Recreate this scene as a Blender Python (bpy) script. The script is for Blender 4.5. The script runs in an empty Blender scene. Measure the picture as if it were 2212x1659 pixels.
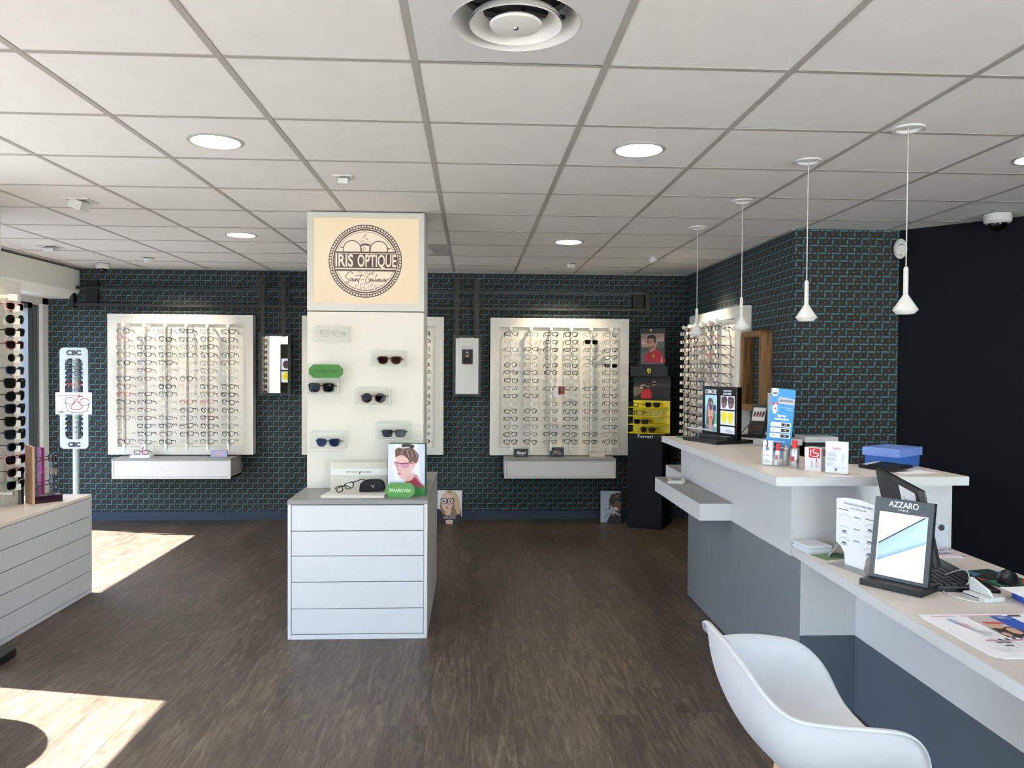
import bpy, math, random
from math import sin, cos, pi, radians
from mathutils import Matrix, Vector

# ------------------------------------------------------------------ camera, world, sun, exposure
sc = bpy.context.scene
COL = sc.collection
random.seed(7)
CAMZ = 1.52
CEIL = 2.4707
PITCH, YAW, ROLL = -0.020138538, -0.051226277, -0.006177702
cam_data = bpy.data.cameras.new('camera')
cam_data.sensor_width = 36.0
cam_data.lens = 36.0 * 1677.01 / 2212.0
cam_data.clip_start = 0.05
cam = bpy.data.objects.new('camera', cam_data)
COL.objects.link(cam)
R3 = Matrix.Rotation(YAW, 3, 'Z') @ Matrix.Rotation(PITCH, 3, 'X') @ Matrix.Rotation(ROLL, 3, 'Y')
rt, fw, up = R3.col[0], R3.col[1], R3.col[2]
m4 = Matrix(((rt[0], up[0], -fw[0], 0), (rt[1], up[1], -fw[1], 0), (rt[2], up[2], -fw[2], CAMZ), (0, 0, 0, 1)))
cam.matrix_world = m4
sc.camera = cam

sc.view_settings.view_transform = 'Standard'
sc.view_settings.look = 'None'
EXPO = 1.12
sc.view_settings.exposure = EXPO
sc.view_settings.gamma = 1.0
sc.view_settings.use_curve_mapping = False
sc.cycles.use_denoising = True
sc.cycles.max_bounces = 10
sc.cycles.diffuse_bounces = 6
sc.cycles.transparent_max_bounces = 40
sc.cycles.sample_clamp_indirect = 8.0

SUN_EL = radians(49.3)
world = bpy.data.worlds.new('daylight_sky')
sc.world = world
world.use_nodes = True
wn = world.node_tree
wn.nodes.clear()
w_out = wn.nodes.new('ShaderNodeOutputWorld')
w_bg = wn.nodes.new('ShaderNodeBackground')
w_sky = wn.nodes.new('ShaderNodeTexSky')
w_sky.sky_type = 'NISHITA'
w_sky.sun_disc = False
w_sky.sun_elevation = SUN_EL
w_sky.sun_rotation = radians(-78)
w_bg.inputs['Strength'].default_value = 1.0
wn.links.new(w_sky.outputs[0], w_bg.inputs['Color'])
wn.links.new(w_bg.outputs[0], w_out.inputs['Surface'])

sun_d = bpy.data.lights.new('sun', 'SUN')
sun_d.energy = 36.0
sun_d.color = (1.0, 0.975, 0.93)
sun_d.angle = radians(0.55)
sun = bpy.data.objects.new('sun', sun_d)
COL.objects.link(sun)
sdir = Vector((0.978 * cos(SUN_EL), -0.21 * cos(SUN_EL), -sin(SUN_EL)))
sun.rotation_euler = sdir.to_track_quat('-Z', 'Y').to_euler()
sun.location = (-6, 3, 8)


def portal(name, loc, sx, sy, direction):
    """daylight opening of a window: guides sampling of the sky, emits nothing itself"""
    d = bpy.data.lights.new(name, 'AREA')
    d.shape = 'RECTANGLE'
    d.size, d.size_y = sx, sy
    d.cycles.is_portal = True
    o = bpy.data.objects.new(name, d)
    COL.objects.link(o)
    o.location = loc
    o.rotation_euler = Vector(direction).to_track_quat('-Z', 'Z').to_euler()
    return o


portal('daylight_portal_near', (-3.14, 1.1, 1.05), 5.7, 2.1, (1, 0, 0))
portal('daylight_portal_far', (-4.25, 6.3, 1.05), 2.5, 2.1, (1, 0, 0))
portal('daylight_portal_front_b', (2.2, -1.82, 1.15), 4.1, 2.3, (0, 1, 0))


# ------------------------------------------------------------------ materials
def lin(h):
    if isinstance(h, tuple):
        return h
    h = h.lstrip('#')
    out = []
    for i in (0, 2, 4):
        c = int(h[i:i + 2], 16) / 255
        out.append(c / 12.92 if c <= 0.04045 else ((c + 0.055) / 1.055) ** 2.4)
    return tuple(out)


MATS = {}


def pm(key, col, rough=0.5, metal=0.0, spec=0.5, noise=0.0, nscale=30.0, bump=0.0, emit=0.0, coat=0.0):
    """principled material with a little procedural noise"""
    if key in MATS:
        return MATS[key]
    m = bpy.data.materials.new(key)
    m.use_nodes = True
    nt = m.node_tree
    b = nt.nodes['Principled BSDF']
    c = lin(col)
    b.inputs['Base Color'].default_value = (*c, 1)
    b.inputs['Roughness'].default_value = rough
    b.inputs['Metallic'].default_value = metal
    b.inputs['Specular IOR Level'].default_value = spec
    b.inputs['Coat Weight'].default_value = coat
    if noise or bump:
        tc = nt.nodes.new('ShaderNodeTexCoord')
        nz = nt.nodes.new('ShaderNodeTexNoise')
        nz.inputs['Scale'].default_value = nscale
        nz.inputs['Detail'].default_value = 4
        nt.links.new(tc.outputs['Object'], nz.inputs['Vector'])
        if noise:
            mr = nt.nodes.new('ShaderNodeMapRange')
            mr.inputs['From Min'].default_value = 0.3
            mr.inputs['From Max'].default_value = 0.7
            mr.inputs['To Min'].default_value = 1 - noise
            mr.inputs['To Max'].default_value = 1 + noise
            hsv = nt.nodes.new('ShaderNodeHueSaturation')
            hsv.inputs['Color'].default_value = (*c, 1)
            nt.links.new(nz.outputs['Fac'], mr.inputs['Value'])
            nt.links.new(mr.outputs[0], hsv.inputs['Value'])
            nt.links.new(hsv.outputs[0], b.inputs['Base Color'])
        if bump:
            bp = nt.nodes.new('ShaderNodeBump')
            bp.inputs['Strength'].default_value = bump
            bp.inputs['Distance'].default_value = 0.002
            nt.links.new(nz.outputs['Fac'], bp.inputs['Height'])
            nt.links.new(bp.outputs[0], b.inputs['Normal'])
    if emit:
        b.inputs['Emission Color'].default_value = (*c, 1)
        b.inputs['Emission Strength'].default_value = emit
    MATS[key] = m
    return m


def hx(h, rough=0.55):
    return pm('print ' + h, h, rough)


def lit(h, s=1.0):
    """backlit print: gives off its own light"""
    key = 'backlit %s %.2f' % (h, s)
    if key in MATS:
        return MATS[key]
    m = pm(key, h, 0.3, emit=s / 2 ** EXPO)
    b = m.node_tree.nodes['Principled BSDF']
    b.inputs['Base Color'].default_value = (0.02, 0.02, 0.02, 1)
    return m


def clearmat(key, tint=(1, 1, 1), gloss=0.06, rough=0.02, fres=True, body=0.0, bodycol=(1, 1, 1)):
    """thin clear sheet: transparent with a surface reflection and an optional milky body"""
    if key in MATS:
        return MATS[key]
    m = bpy.data.materials.new(key)
    m.use_nodes = True
    nt = m.node_tree
    nt.nodes.clear()
    o = nt.nodes.new('ShaderNodeOutputMaterial')
    t = nt.nodes.new('ShaderNodeBsdfTransparent')
    t.inputs[0].default_value = (*tint, 1)
    g = nt.nodes.new('ShaderNodeBsdfGlossy')
    g.inputs['Roughness'].default_value = rough
    mx = nt.nodes.new('ShaderNodeMixShader')
    if fres:
        lw = nt.nodes.new('ShaderNodeLayerWeight')
        lw.inputs['Blend'].default_value = 0.25
        mr = nt.nodes.new('ShaderNodeMapRange')
        mr.inputs['To Min'].default_value = gloss * 0.6
        mr.inputs['To Max'].default_value = min(1, gloss * 5)
        nt.links.new(lw.outputs['Fresnel'], mr.inputs['Value'])
        nt.links.new(mr.outputs[0], mx.inputs[0])
    else:
        mx.inputs[0].default_value = gloss
    src = t
    if body:
        d = nt.nodes.new('ShaderNodeBsdfDiffuse')
        d.inputs[0].default_value = (*bodycol, 1)
        mb = nt.nodes.new('ShaderNodeMixShader')
        mb.inputs[0].default_value = body
        nt.links.new(t.outputs[0], mb.inputs[1])
        nt.links.new(d.outputs[0], mb.inputs[2])
        src = mb
    nt.links.new(src.outputs[0], mx.inputs[1])
    nt.links.new(g.outputs[0], mx.inputs[2])
    nt.links.new(mx.outputs[0], o.inputs['Surface'])
    MATS[key] = m
    return m


class N:
    """tiny node-graph helper"""

    def __init__(s, m):
        s.nt = m.node_tree

    def v(s, x, sock):
        if isinstance(x, (int, float)):
            sock.default_value = x
        else:
            s.nt.links.new(x, sock)

    def m(s, op, a, b=0.0, c=None):
        n = s.nt.nodes.new('ShaderNodeMath')
        n.operation = op
        s.v(a, n.inputs[0])
        s.v(b, n.inputs[1])
        if c is not None:
            s.v(c, n.inputs[2])
        return n.outputs[0]

    def inside(s, x, c, h):
        return s.m('LESS_THAN', s.m('ABSOLUTE', s.m('SUBTRACT', x, c)), h)

    def mix(s, f, a, b):
        n = s.nt.nodes.new('ShaderNodeMix')
        n.data_type = 'RGBA'
        s.v(f, n.inputs[0])
        for x, k in ((a, 6), (b, 7)):
            if isinstance(x, tuple):
                n.inputs[k].default_value = (*x, 1)
            else:
                s.nt.links.new(x, n.inputs[k])
        return n.outputs[2]


def wallpaper_mat():
    m = pm('patterned wallpaper', '#3a3836', 0.75, spec=0.3)
    g = N(m)
    nt = m.node_tree
    uv = nt.nodes.new('ShaderNodeUVMap')
    sp = nt.nodes.new('ShaderNodeSeparateXYZ')
    nt.links.new(uv.outputs[0], sp.inputs[0])
    P, Hh = 0.1013, 0.0513
    vv = g.m('DIVIDE', sp.outputs[1], Hh)
    row = g.m('FLOOR', vv)
    vf = g.m('SUBTRACT', vv, row)
    par = g.m('MODULO', row, 2.0)
    uu = g.m('FRACT', g.m('ADD', g.m('DIVIDE', sp.outputs[0], P), g.m('MULTIPLY', par, 0.5)))
    vx = g.m('MULTIPLY', vf, Hh)
    ux = g.m('MULTIPLY', uu, P)

    def capsule(cx, hl, cy, r, horiz=True):
        a, b = (ux, vx) if horiz else (vx, ux)
        if not horiz:
            cx, cy = cy, cx
        d = g.m('MAXIMUM', g.m('SUBTRACT', g.m('ABSOLUTE', g.m('SUBTRACT', a, cx)), hl - r), 0.0)
        e = g.m('SUBTRACT', b, cy)
        q = g.m('ADD', g.m('MULTIPLY', d, d), g.m('MULTIPLY', e, e))
        return g.m('LESS_THAN', q, r * r)
    long_ = capsule(0.295 * P, 0.295 * P, 0.0056, 0.0046)
    short = capsule(0.79 * P, 0.096 * P, 0.0056, 0.0046)
    vert = capsule(0.545 * P, 0.285 * Hh, 0.609 * Hh, 0.0049, False)
    dot = capsule(0.055 * P, 0.0047, 0.609 * Hh, 0.0047)
    teal = g.m('MAXIMUM', g.m('MAXIMUM', long_, short), vert)
    dull = g.m('MAXIMUM', short, 0.0)
    nz = nt.nodes.new('ShaderNodeTexNoise')
    nz.inputs['Scale'].default_value = 3
    c0 = g.mix(nz.outputs['Fac'], lin('#2b2927'), lin('#383532'))
    c1 = g.mix(dot, c0, lin('#6f6b65'))
    tc = g.mix(dull, lin('#457a88'), lin('#4e727a'))
    c2 = g.mix(teal, c1, tc)
    nt.links.new(c2, nt.nodes['Principled BSDF'].inputs['Base Color'])
    return m


def floor_mat():
    m = pm('dark vinyl plank floor', '#544a40', 0.42, spec=0.35)
    g = N(m)
    nt = m.node_tree
    b = nt.nodes['Principled BSDF']
    tc = nt.nodes.new('ShaderNodeTexCoord')
    sp = nt.nodes.new('ShaderNodeSeparateXYZ')
    nt.links.new(tc.outputs['Object'], sp.inputs[0])
    W, L = 0.184, 1.22
    cx = g.m('DIVIDE', sp.outputs[0], W)
    col = g.m('FLOOR', cx)
    fx = g.m('SUBTRACT', cx, col)
    w1 = nt.nodes.new('ShaderNodeTexWhiteNoise')
    w1.noise_dimensions = '1D'
    nt.links.new(col, w1.inputs['W'])
    cy = g.m('DIVIDE', g.m('ADD', sp.outputs[1], g.m('MULTIPLY', w1.outputs['Value'], 5.0)), L)
    rowi = g.m('FLOOR', cy)
    fy = g.m('SUBTRACT', cy, rowi)
    w2 = nt.nodes.new('ShaderNodeTexWhiteNoise')
    w2.noise_dimensions = '2D'
    cv = nt.nodes.new('ShaderNodeCombineXYZ')
    nt.links.new(col, cv.inputs[0])
    nt.links.new(rowi, cv.inputs[1])
    nt.links.new(cv.outputs[0], w2.inputs['Vector'])
    pid = w2.outputs['Value']
    # grain coordinates: stretched along the plank, shifted per plank
    gv = nt.nodes.new('ShaderNodeCombineXYZ')
    g.v(g.m('ADD', g.m('MULTIPLY', sp.outputs[0], 30.0), g.m('MULTIPLY', pid, 90.0)), gv.inputs[0])
    g.v(g.m('MULTIPLY', sp.outputs[1], 3.4), gv.inputs[1])
    g.v(g.m('MULTIPLY', pid, 37.0), gv.inputs[2])
    n1 = nt.nodes.new('ShaderNodeTexNoise')
    n1.inputs['Scale'].default_value = 1.0
    n1.inputs['Detail'].default_value = 7
    n1.inputs['Roughness'].default_value = 0.65
    n1.inputs['Distortion'].default_value = 1.4
    nt.links.new(gv.outputs[0], n1.inputs['Vector'])
    gv2 = nt.nodes.new('ShaderNodeCombineXYZ')
    g.v(g.m('ADD', g.m('MULTIPLY', sp.outputs[0], 8.0), g.m('MULTIPLY', pid, 51.0)), gv2.inputs[0])
    g.v(g.m('MULTIPLY', sp.outputs[1], 1.3), gv2.inputs[1])
    n2 = nt.nodes.new('ShaderNodeTexNoise')
    n2.inputs['Scale'].default_value = 1.0
    n2.inputs['Detail'].default_value = 5
    nt.links.new(gv2.outputs[0], n2.inputs['Vector'])
    ramp = nt.nodes.new('ShaderNodeValToRGB')
    e = ramp.color_ramp.elements
    e[0].position, e[0].color = 0.34, (*lin('#3a3028'), 1)
    e[1].position, e[1].color = 0.72, (*lin('#7a6b5b'), 1)
    el = ramp.color_ramp.elements.new(0.5)
    el.color = (*lin('#54473b'), 1)
    nt.links.new(n1.outputs['Fac'], ramp.inputs[0])
    c1 = g.mix(g.m('MULTIPLY', n2.outputs['Fac'], 0.65), ramp.outputs[0], lin('#463d36'))
    gv3 = nt.nodes.new('ShaderNodeCombineXYZ')
    g.v(g.m('ADD', g.m('MULTIPLY', sp.outputs[0], 210.0), g.m('MULTIPLY', pid, 71.0)), gv3.inputs[0])
    g.v(g.m('MULTIPLY', sp.outputs[1], 7.0), gv3.inputs[1])
    n3 = nt.nodes.new('ShaderNodeTexNoise')
    n3.inputs['Scale'].default_value = 1.0
    n3.inputs['Detail'].default_value = 2
    nt.links.new(gv3.outputs[0], n3.inputs['Vector'])
    fine = g.m('MULTIPLY', g.m('SUBTRACT', n3.outputs['Fac'], 0.5), 0.75)
    tone = g.m('ADD', g.m('ADD', 0.82, g.m('MULTIPLY', pid, 0.36)), fine)
    hs = nt.nodes.new('ShaderNodeHueSaturation')
    g.v(tone, hs.inputs['Value'])
    nt.links.new(c1, hs.inputs['Color'])
    seam = g.m('MAXIMUM', g.m('LESS_THAN', fx, 0.012), g.m('LESS_THAN', fy, 0.0016))
    c3 = g.mix(g.m('MULTIPLY', seam, 0.75), hs.outputs[0], lin('#241f1b'))
    nt.links.new(c3, b.inputs['Base Color'])
    bp = nt.nodes.new('ShaderNodeBump')
    bp.inputs['Strength'].default_value = 0.25
    bp.inputs['Distance'].default_value = 0.0015
    nt.links.new(n1.outputs['Fac'], bp.inputs['Height'])
    nt.links.new(bp.outputs[0], b.inputs['Normal'])
    return m


def wood_mat(key, c0, c1, axis=2):
    m = pm(key, c0, 0.5)
    nt = m.node_tree
    tc = nt.nodes.new('ShaderNodeTexCoord')
    mp = nt.nodes.new('ShaderNodeMapping')
    s = [60, 60, 60]
    s[axis] = 4
    mp.inputs['Scale'].default_value = s
    nz = nt.nodes.new('ShaderNodeTexNoise')
    nz.inputs['Scale'].default_value = 1
    nz.inputs['Detail'].default_value = 5
    rp = nt.nodes.new('ShaderNodeValToRGB')
    rp.color_ramp.elements[0].position = 0.3
    rp.color_ramp.elements[0].color = (*lin(c0), 1)
    rp.color_ramp.elements[1].position = 0.7
    rp.color_ramp.elements[1].color = (*lin(c1), 1)
    nt.links.new(tc.outputs['Object'], mp.inputs[0])
    nt.links.new(mp.outputs[0], nz.inputs[0])
    nt.links.new(nz.outputs['Fac'], rp.inputs[0])
    nt.links.new(rp.outputs[0], nt.nodes['Principled BSDF'].inputs['Base Color'])
    return m


WHITE = pm('white laminate', '#cfcfd0', 0.38, noise=0.015, nscale=60, spec=0.4)
WHITE_MATT = pm('matt white paint', '#e2e1dc', 0.7, noise=0.01, nscale=20)
PANEL = pm('off white display board', '#e6e3da', 0.5, noise=0.012, nscale=25)
GREY_TOP = pm('mid grey laminate top', '#8b8a89', 0.45, noise=0.03, nscale=90)
GREY_SIDE = pm('light taupe laminate', '#b9b5ae', 0.5, noise=0.02, nscale=70)
COUNTER_TOP = pm('pale stone laminate', '#c9c1ba', 0.42, noise=0.035, nscale=120)
COUNTER_GREY = pm('blue grey laminate', '#7b8085', 0.4, noise=0.015, nscale=40)
SLATE = pm('dark slate laminate', '#57606a', 0.35, noise=0.02, nscale=40)
CREAM_TOP = pm('cream laminate top', '#e3d8cc', 0.45, noise=0.02, nscale=90)
NAVY = pm('dark navy wall paint', '#0c1017', 0.75, spec=0.15, noise=0.04, nscale=8)
NAVY_TRIM = pm('navy skirting paint', '#27384a', 0.55, noise=0.03, nscale=20)
TILE = pm('mineral fibre ceiling tile', '#dad8d5', 0.9, noise=0.02, nscale=9, bump=0.35)
TBAR = pm('ceiling grid paint', '#a29e98', 0.6, noise=0.01, nscale=20)
METAL_W = pm('white painted metal', '#cfcfcd', 0.4, noise=0.01, nscale=40)
BLACK = pm('satin black plastic', '#101114', 0.38, noise=0.02, nscale=40)
BLACK_METAL = pm('black painted steel', '#1f2122', 0.45, noise=0.05, nscale=40)
KIOSK = pm('dark blue black board', '#0a0e15', 0.55, spec=0.25, noise=0.03, nscale=30)
YELLOW = pm('yellow acrylic', '#e6d400', 0.3, noise=0.01)
MIRROR = pm('mirror silver', '#eef0f0', 0.01, metal=1.0)
ROD = pm('grey display rod', '#b9b6b4', 0.4, metal=0.3)
CLIPM = pm('white clip plastic', '#ecebe6', 0.45, noise=0.01)
STEEL = pm('brushed steel', '#b9bbbd', 0.25, metal=1.0, noise=0.03, nscale=80)
ALU_DARK = pm('dark grey aluminium frame', '#6c7074', 0.45, metal=0.4, noise=0.03)
CHAIRW = pm('white moulded plastic', '#c6c6c8', 0.42, noise=0.01, nscale=15)
WOOD = wood_mat('oiled walnut', '#553717', '#936a38')
BEECH = wood_mat('pale beech veneer', '#c79a78', '#dbb291')
PURPLE_ACR = clearmat('magenta acrylic', (0.62, 0.03, 0.42), 0.06, body=0.35, bodycol=(0.5, 0.02, 0.3))
PLUM = pm('plum acrylic', '#2a0a1e', 0.15, noise=0.02)
GREEN_BOX = pm('green card', '#2f8040', 0.5, noise=0.02)
GREEN_DARK = pm('darker green card', '#266a40', 0.5, noise=0.02)
BLUE_BOX = clearmat('blue translucent plastic', (0.16, 0.34, 0.8), 0.04, 0.25, body=0.6, bodycol=lin('#4f86e0'))
BLUE_LID = clearmat('pale blue translucent plastic', (0.5, 0.66, 0.97), 0.04, 0.25, body=0.5, bodycol=lin('#8fb0ee'))
ACRYL = clearmat('clear acrylic', (0.985, 0.99, 0.985), 0.022, body=0.05, bodycol=(0.9, 0.93, 0.92))
GLASS = clearmat('window glass', (0.97, 0.985, 0.98), 0.03)
LENS = clearmat('clear lens', (0.97, 0.98, 0.98), 0.016)
PAPER = pm('white paper', '#e9e9ee', 0.7, noise=0.01)
LAMP_ON = lit('#fff8ec', 85.0)
FLOORM = floor_mat()
WALLP = wallpaper_mat()


# ------------------------------------------------------------------ mesh helpers
class MB:
    def __init__(s):
        s.v, s.f, s.mi, s.X = [], [], [], Matrix.Identity(4)

    def at(s, x=0, y=0, z=0, rz=0, rx=0, ry=0):
        s.X = Matrix.Translation((x, y, z)) @ Matrix.Rotation(rz, 4, 'Z') @ Matrix.Rotation(rx, 4, 'X') @ Matrix.Rotation(ry, 4, 'Y')
        return s

    def add(s, vs, fs, m=0):
        o = len(s.v)
        s.v += [tuple(s.X @ Vector(p)) for p in vs]
        s.f += [tuple(o + i for i in f) for f in fs]
        s.mi += [m] * len(fs)
        return s

    def b(s, x0, x1, y0, y1, z0, z1, m=0):
        vs = [(x0, y0, z0), (x1, y0, z0), (x1, y1, z0), (x0, y1, z0), (x0, y0, z1), (x1, y0, z1), (x1, y1, z1), (x0, y1, z1)]
        fs = [(0, 3, 2, 1), (4, 5, 6, 7), (0, 1, 5, 4), (1, 2, 6, 5), (2, 3, 7, 6), (3, 0, 4, 7)]
        return s.add(vs, fs, m)

    def prism(s, poly, z0, z1, m=0):
        """polygon in XY, extruded in Z"""
        n = len(poly)
        a = sum(poly[i][0] * poly[(i + 1) % n][1] - poly[(i + 1) % n][0] * poly[i][1] for i in range(n))
        if a < 0:
            poly = poly[::-1]
        vs = [(x, y, z0) for x, y in poly] + [(x, y, z1) for x, y in poly]
        fs = [tuple(range(n))[::-1], tuple(range(n, 2 * n))] + [(i, (i + 1) % n, n + (i + 1) % n, n + i) for i in range(n)]
        return s.add(vs, fs, m)

    def plate(s, poly, y0, y1, m=0):
        """polygon in XZ, extruded in Y"""
        n = len(poly)
        a = sum(poly[i][0] * poly[(i + 1) % n][1] - poly[(i + 1) % n][0] * poly[i][1] for i in range(n))
        if a < 0:
            poly = poly[::-1]
        vs = [(x, y0, z) for x, z in poly] + [(x, y1, z) for x, z in poly]
        fs = [tuple(range(n)), tuple(range(n, 2 * n))[::-1]] + [((i + 1) % n, i, n + i, n + (i + 1) % n) for i in range(n)]
        return s.add(vs, fs, m)

    def ringplate(s, outer, inner, y0, y1, m=0):
        """XZ ring between two outlines with equal point count"""
        n = len(outer)
        vs = [(x, y0, z) for x, z in outer] + [(x, y0, z) for x, z in inner] + [(x, y1, z) for x, z in outer] + [(x, y1, z) for x, z in inner]
        fs = []
        for i in range(n):
            j = (i + 1) % n
            fs += [(i, j, n + j, n + i), (2 * n + j, 2 * n + i, 3 * n + i, 3 * n + j), (j, i, 2 * n + i, 2 * n + j), (n + i, n + j, 3 * n + j, 3 * n + i)]
        return s.add(vs, fs, m)

    def tube(s, pts, r, n=8, m=0, closed=False):
        pts = [Vector(p) for p in pts]
        k = len(pts)
        rs = r if isinstance(r, (list, tuple)) else [r] * k
        vs, fs = [], []
        prev = None
        for i, p in enumerate(pts):
            a = pts[(i - 1) % k] if (i > 0 or closed) else pts[i]
            c = pts[(i + 1) % k] if (i < k - 1 or closed) else pts[i]
            d = (c - a).normalized()
            if prev is None:
                u = d.orthogonal().normalized()
            else:
                u = (prev - d * prev.dot(d)).normalized()
            prev = u
            w = d.cross(u)
            for q in range(n):
                t = 2 * pi * q / n
                vs.append(tuple(p + (u * cos(t) + w * sin(t)) * rs[i]))
        for i in range(k if closed else k - 1):
            for q in range(n):
                i2, q2 = (i + 1) % k, (q + 1) % n
                fs.append((i * n + q, i * n + q2, i2 * n + q2, i2 * n + q))
        if not closed:
            fs.append(tuple(range(n))[::-1])
            fs.append(tuple((k - 1) * n + q for q in range(n)))
        return s.add(vs, fs, m)

    def lathe(s, prof, n=32, m=0, cx=0, cy=0, cap=True):
        """profile of (r, z) turned about a vertical axis"""
        vs, fs = [], []
        k = len(prof)
        for r, z in prof:
            for q in range(n):
                t = 2 * pi * q / n
                vs.append((cx + r * cos(t), cy + r * sin(t), z))
        for i in range(k - 1):
            for q in range(n):
                q2 = (q + 1) % n
                fs.append((i * n + q, i * n + q2, (i + 1) * n + q2, (i + 1) * n + q))
        if cap:
            fs.append(tuple(range(n))[::-1])
            fs.append(tuple((k - 1) * n + q for q in range(n)))
        return s.add(vs, fs, m)

    def disc(s, cx, cz, r, y0, y1, n=20, m=0):
        """disc facing -Y"""
        return s.plate([(cx + r * cos(2 * pi * i / n), cz + r * sin(2 * pi * i / n)) for i in range(n)], y0, y1, m)

    def mesh(s, name, mats):
        me = bpy.data.meshes.new(name)
        me.from_pydata(s.v, [], s.f)
        for m in (mats if isinstance(mats, (list, tuple)) else [mats]):
            me.materials.append(m)
        if len(me.materials) > 1:
            me.polygons.foreach_set('material_index', s.mi)
        me.update()
        return me

    def build(s, name, mats, parent=None, smooth=False, bevel=0.0, loc=None, rot=None):
        me = s.mesh(name, mats)
        o = bpy.data.objects.new(name, me)
        COL.objects.link(o)
        if parent is not None:
            o.parent = parent
        if loc:
            o.location = loc
        if rot:
            o.rotation_euler = rot
        if smooth:
            me.polygons.foreach_set('use_smooth', [True] * len(me.polygons))
            me.set_sharp_from_angle(angle=radians(40))
        if bevel:
            bv = o.modifiers.new('edge', 'BEVEL')
            bv.width = bevel
            bv.segments = 2
            bv.limit_method = 'ANGLE'
        return o


def tag(o, label=None, cat=None, group=None, kind=None):
    if label:
        o['label'] = label
    if cat:
        o['category'] = cat
    if group:
        o['group'] = group
    if kind:
        o['kind'] = kind
    return o


def thing(name, label, cat, loc=(0, 0, 0), rz=0.0, group=None, rx=0.0, ry=0.0):
    o = bpy.data.objects.new(name, None)
    o.empty_display_size = 0.05
    COL.objects.link(o)
    o.location = loc
    o.rotation_euler = (rx, ry, rz)
    return tag(o, label, cat, group)


def struct(o):
    o['kind'] = 'structure'
    return o


def rrect(x0, x1, z0, z1, r, n=5):
    p = []
    for cx, cz, a in ((x1 - r, z0 + r, -90), (x1 - r, z1 - r, 0), (x0 + r, z1 - r, 90), (x0 + r, z0 + r, 180)):
        for i in range(n + 1):
            t = radians(a + 90 * i / n)
            p.append((cx + r * cos(t), cz + r * sin(t)))
    return p


def smooth_pts(pts, sub=6):
    """Catmull-Rom through points"""
    out = []
    P = [pts[0]] + list(pts) + [pts[-1]]
    for i in range(1, len(P) - 2):
        a, b, c, d = P[i - 1], P[i], P[i + 1], P[i + 2]
        for j in range(sub):
            t = j / sub
            out.append(tuple(0.5 * ((2 * b[k]) + (-a[k] + c[k]) * t + (2 * a[k] - 5 * b[k] + 4 * c[k] - d[k]) * t * t + (-a[k] + 3 * b[k] - 3 * c[k] + d[k]) * t ** 3) for k in range(len(b))))
    out.append(tuple(pts[-1]))
    return out


def lettering(parent, s, x, y, z, size, mat, rx=pi / 2, rz=0.0, width=None, shear=0.0, ext=0.0004, align='CENTER', bold=0.0, space=1.0, name='lettering'):
    """raised lettering; reads upright when seen from -Y of its parent"""
    c = bpy.data.curves.new(name, 'FONT')
    c.body = s
    c.size = size
    c.shear = shear
    c.extrude = ext
    c.offset = bold
    c.space_character = space
    c.resolution_u = 4
    c.align_x = align
    c.align_y = 'CENTER'
    t = bpy.data.objects.new(name, c)
    COL.objects.link(t)
    bpy.context.view_layer.update()
    dg = bpy.context.evaluated_depsgraph_get()
    me = bpy.data.meshes.new_from_object(t.evaluated_get(dg))
    bpy.data.objects.remove(t)
    bpy.data.curves.remove(c)
    me.name = name
    if width and me.vertices:
        xs = [v.co.x for v in me.vertices]
        k = width / max(1e-6, max(xs) - min(xs))
        for v in me.vertices:
            v.co.x *= k
    me.materials.clear()
    me.materials.append(mat)
    o = bpy.data.objects.new(name, me)
    COL.objects.link(o)
    o.parent = parent
    o.location = (x, y, z)
    o.rotation_euler = (rx, 0, rz)
    return o


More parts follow.
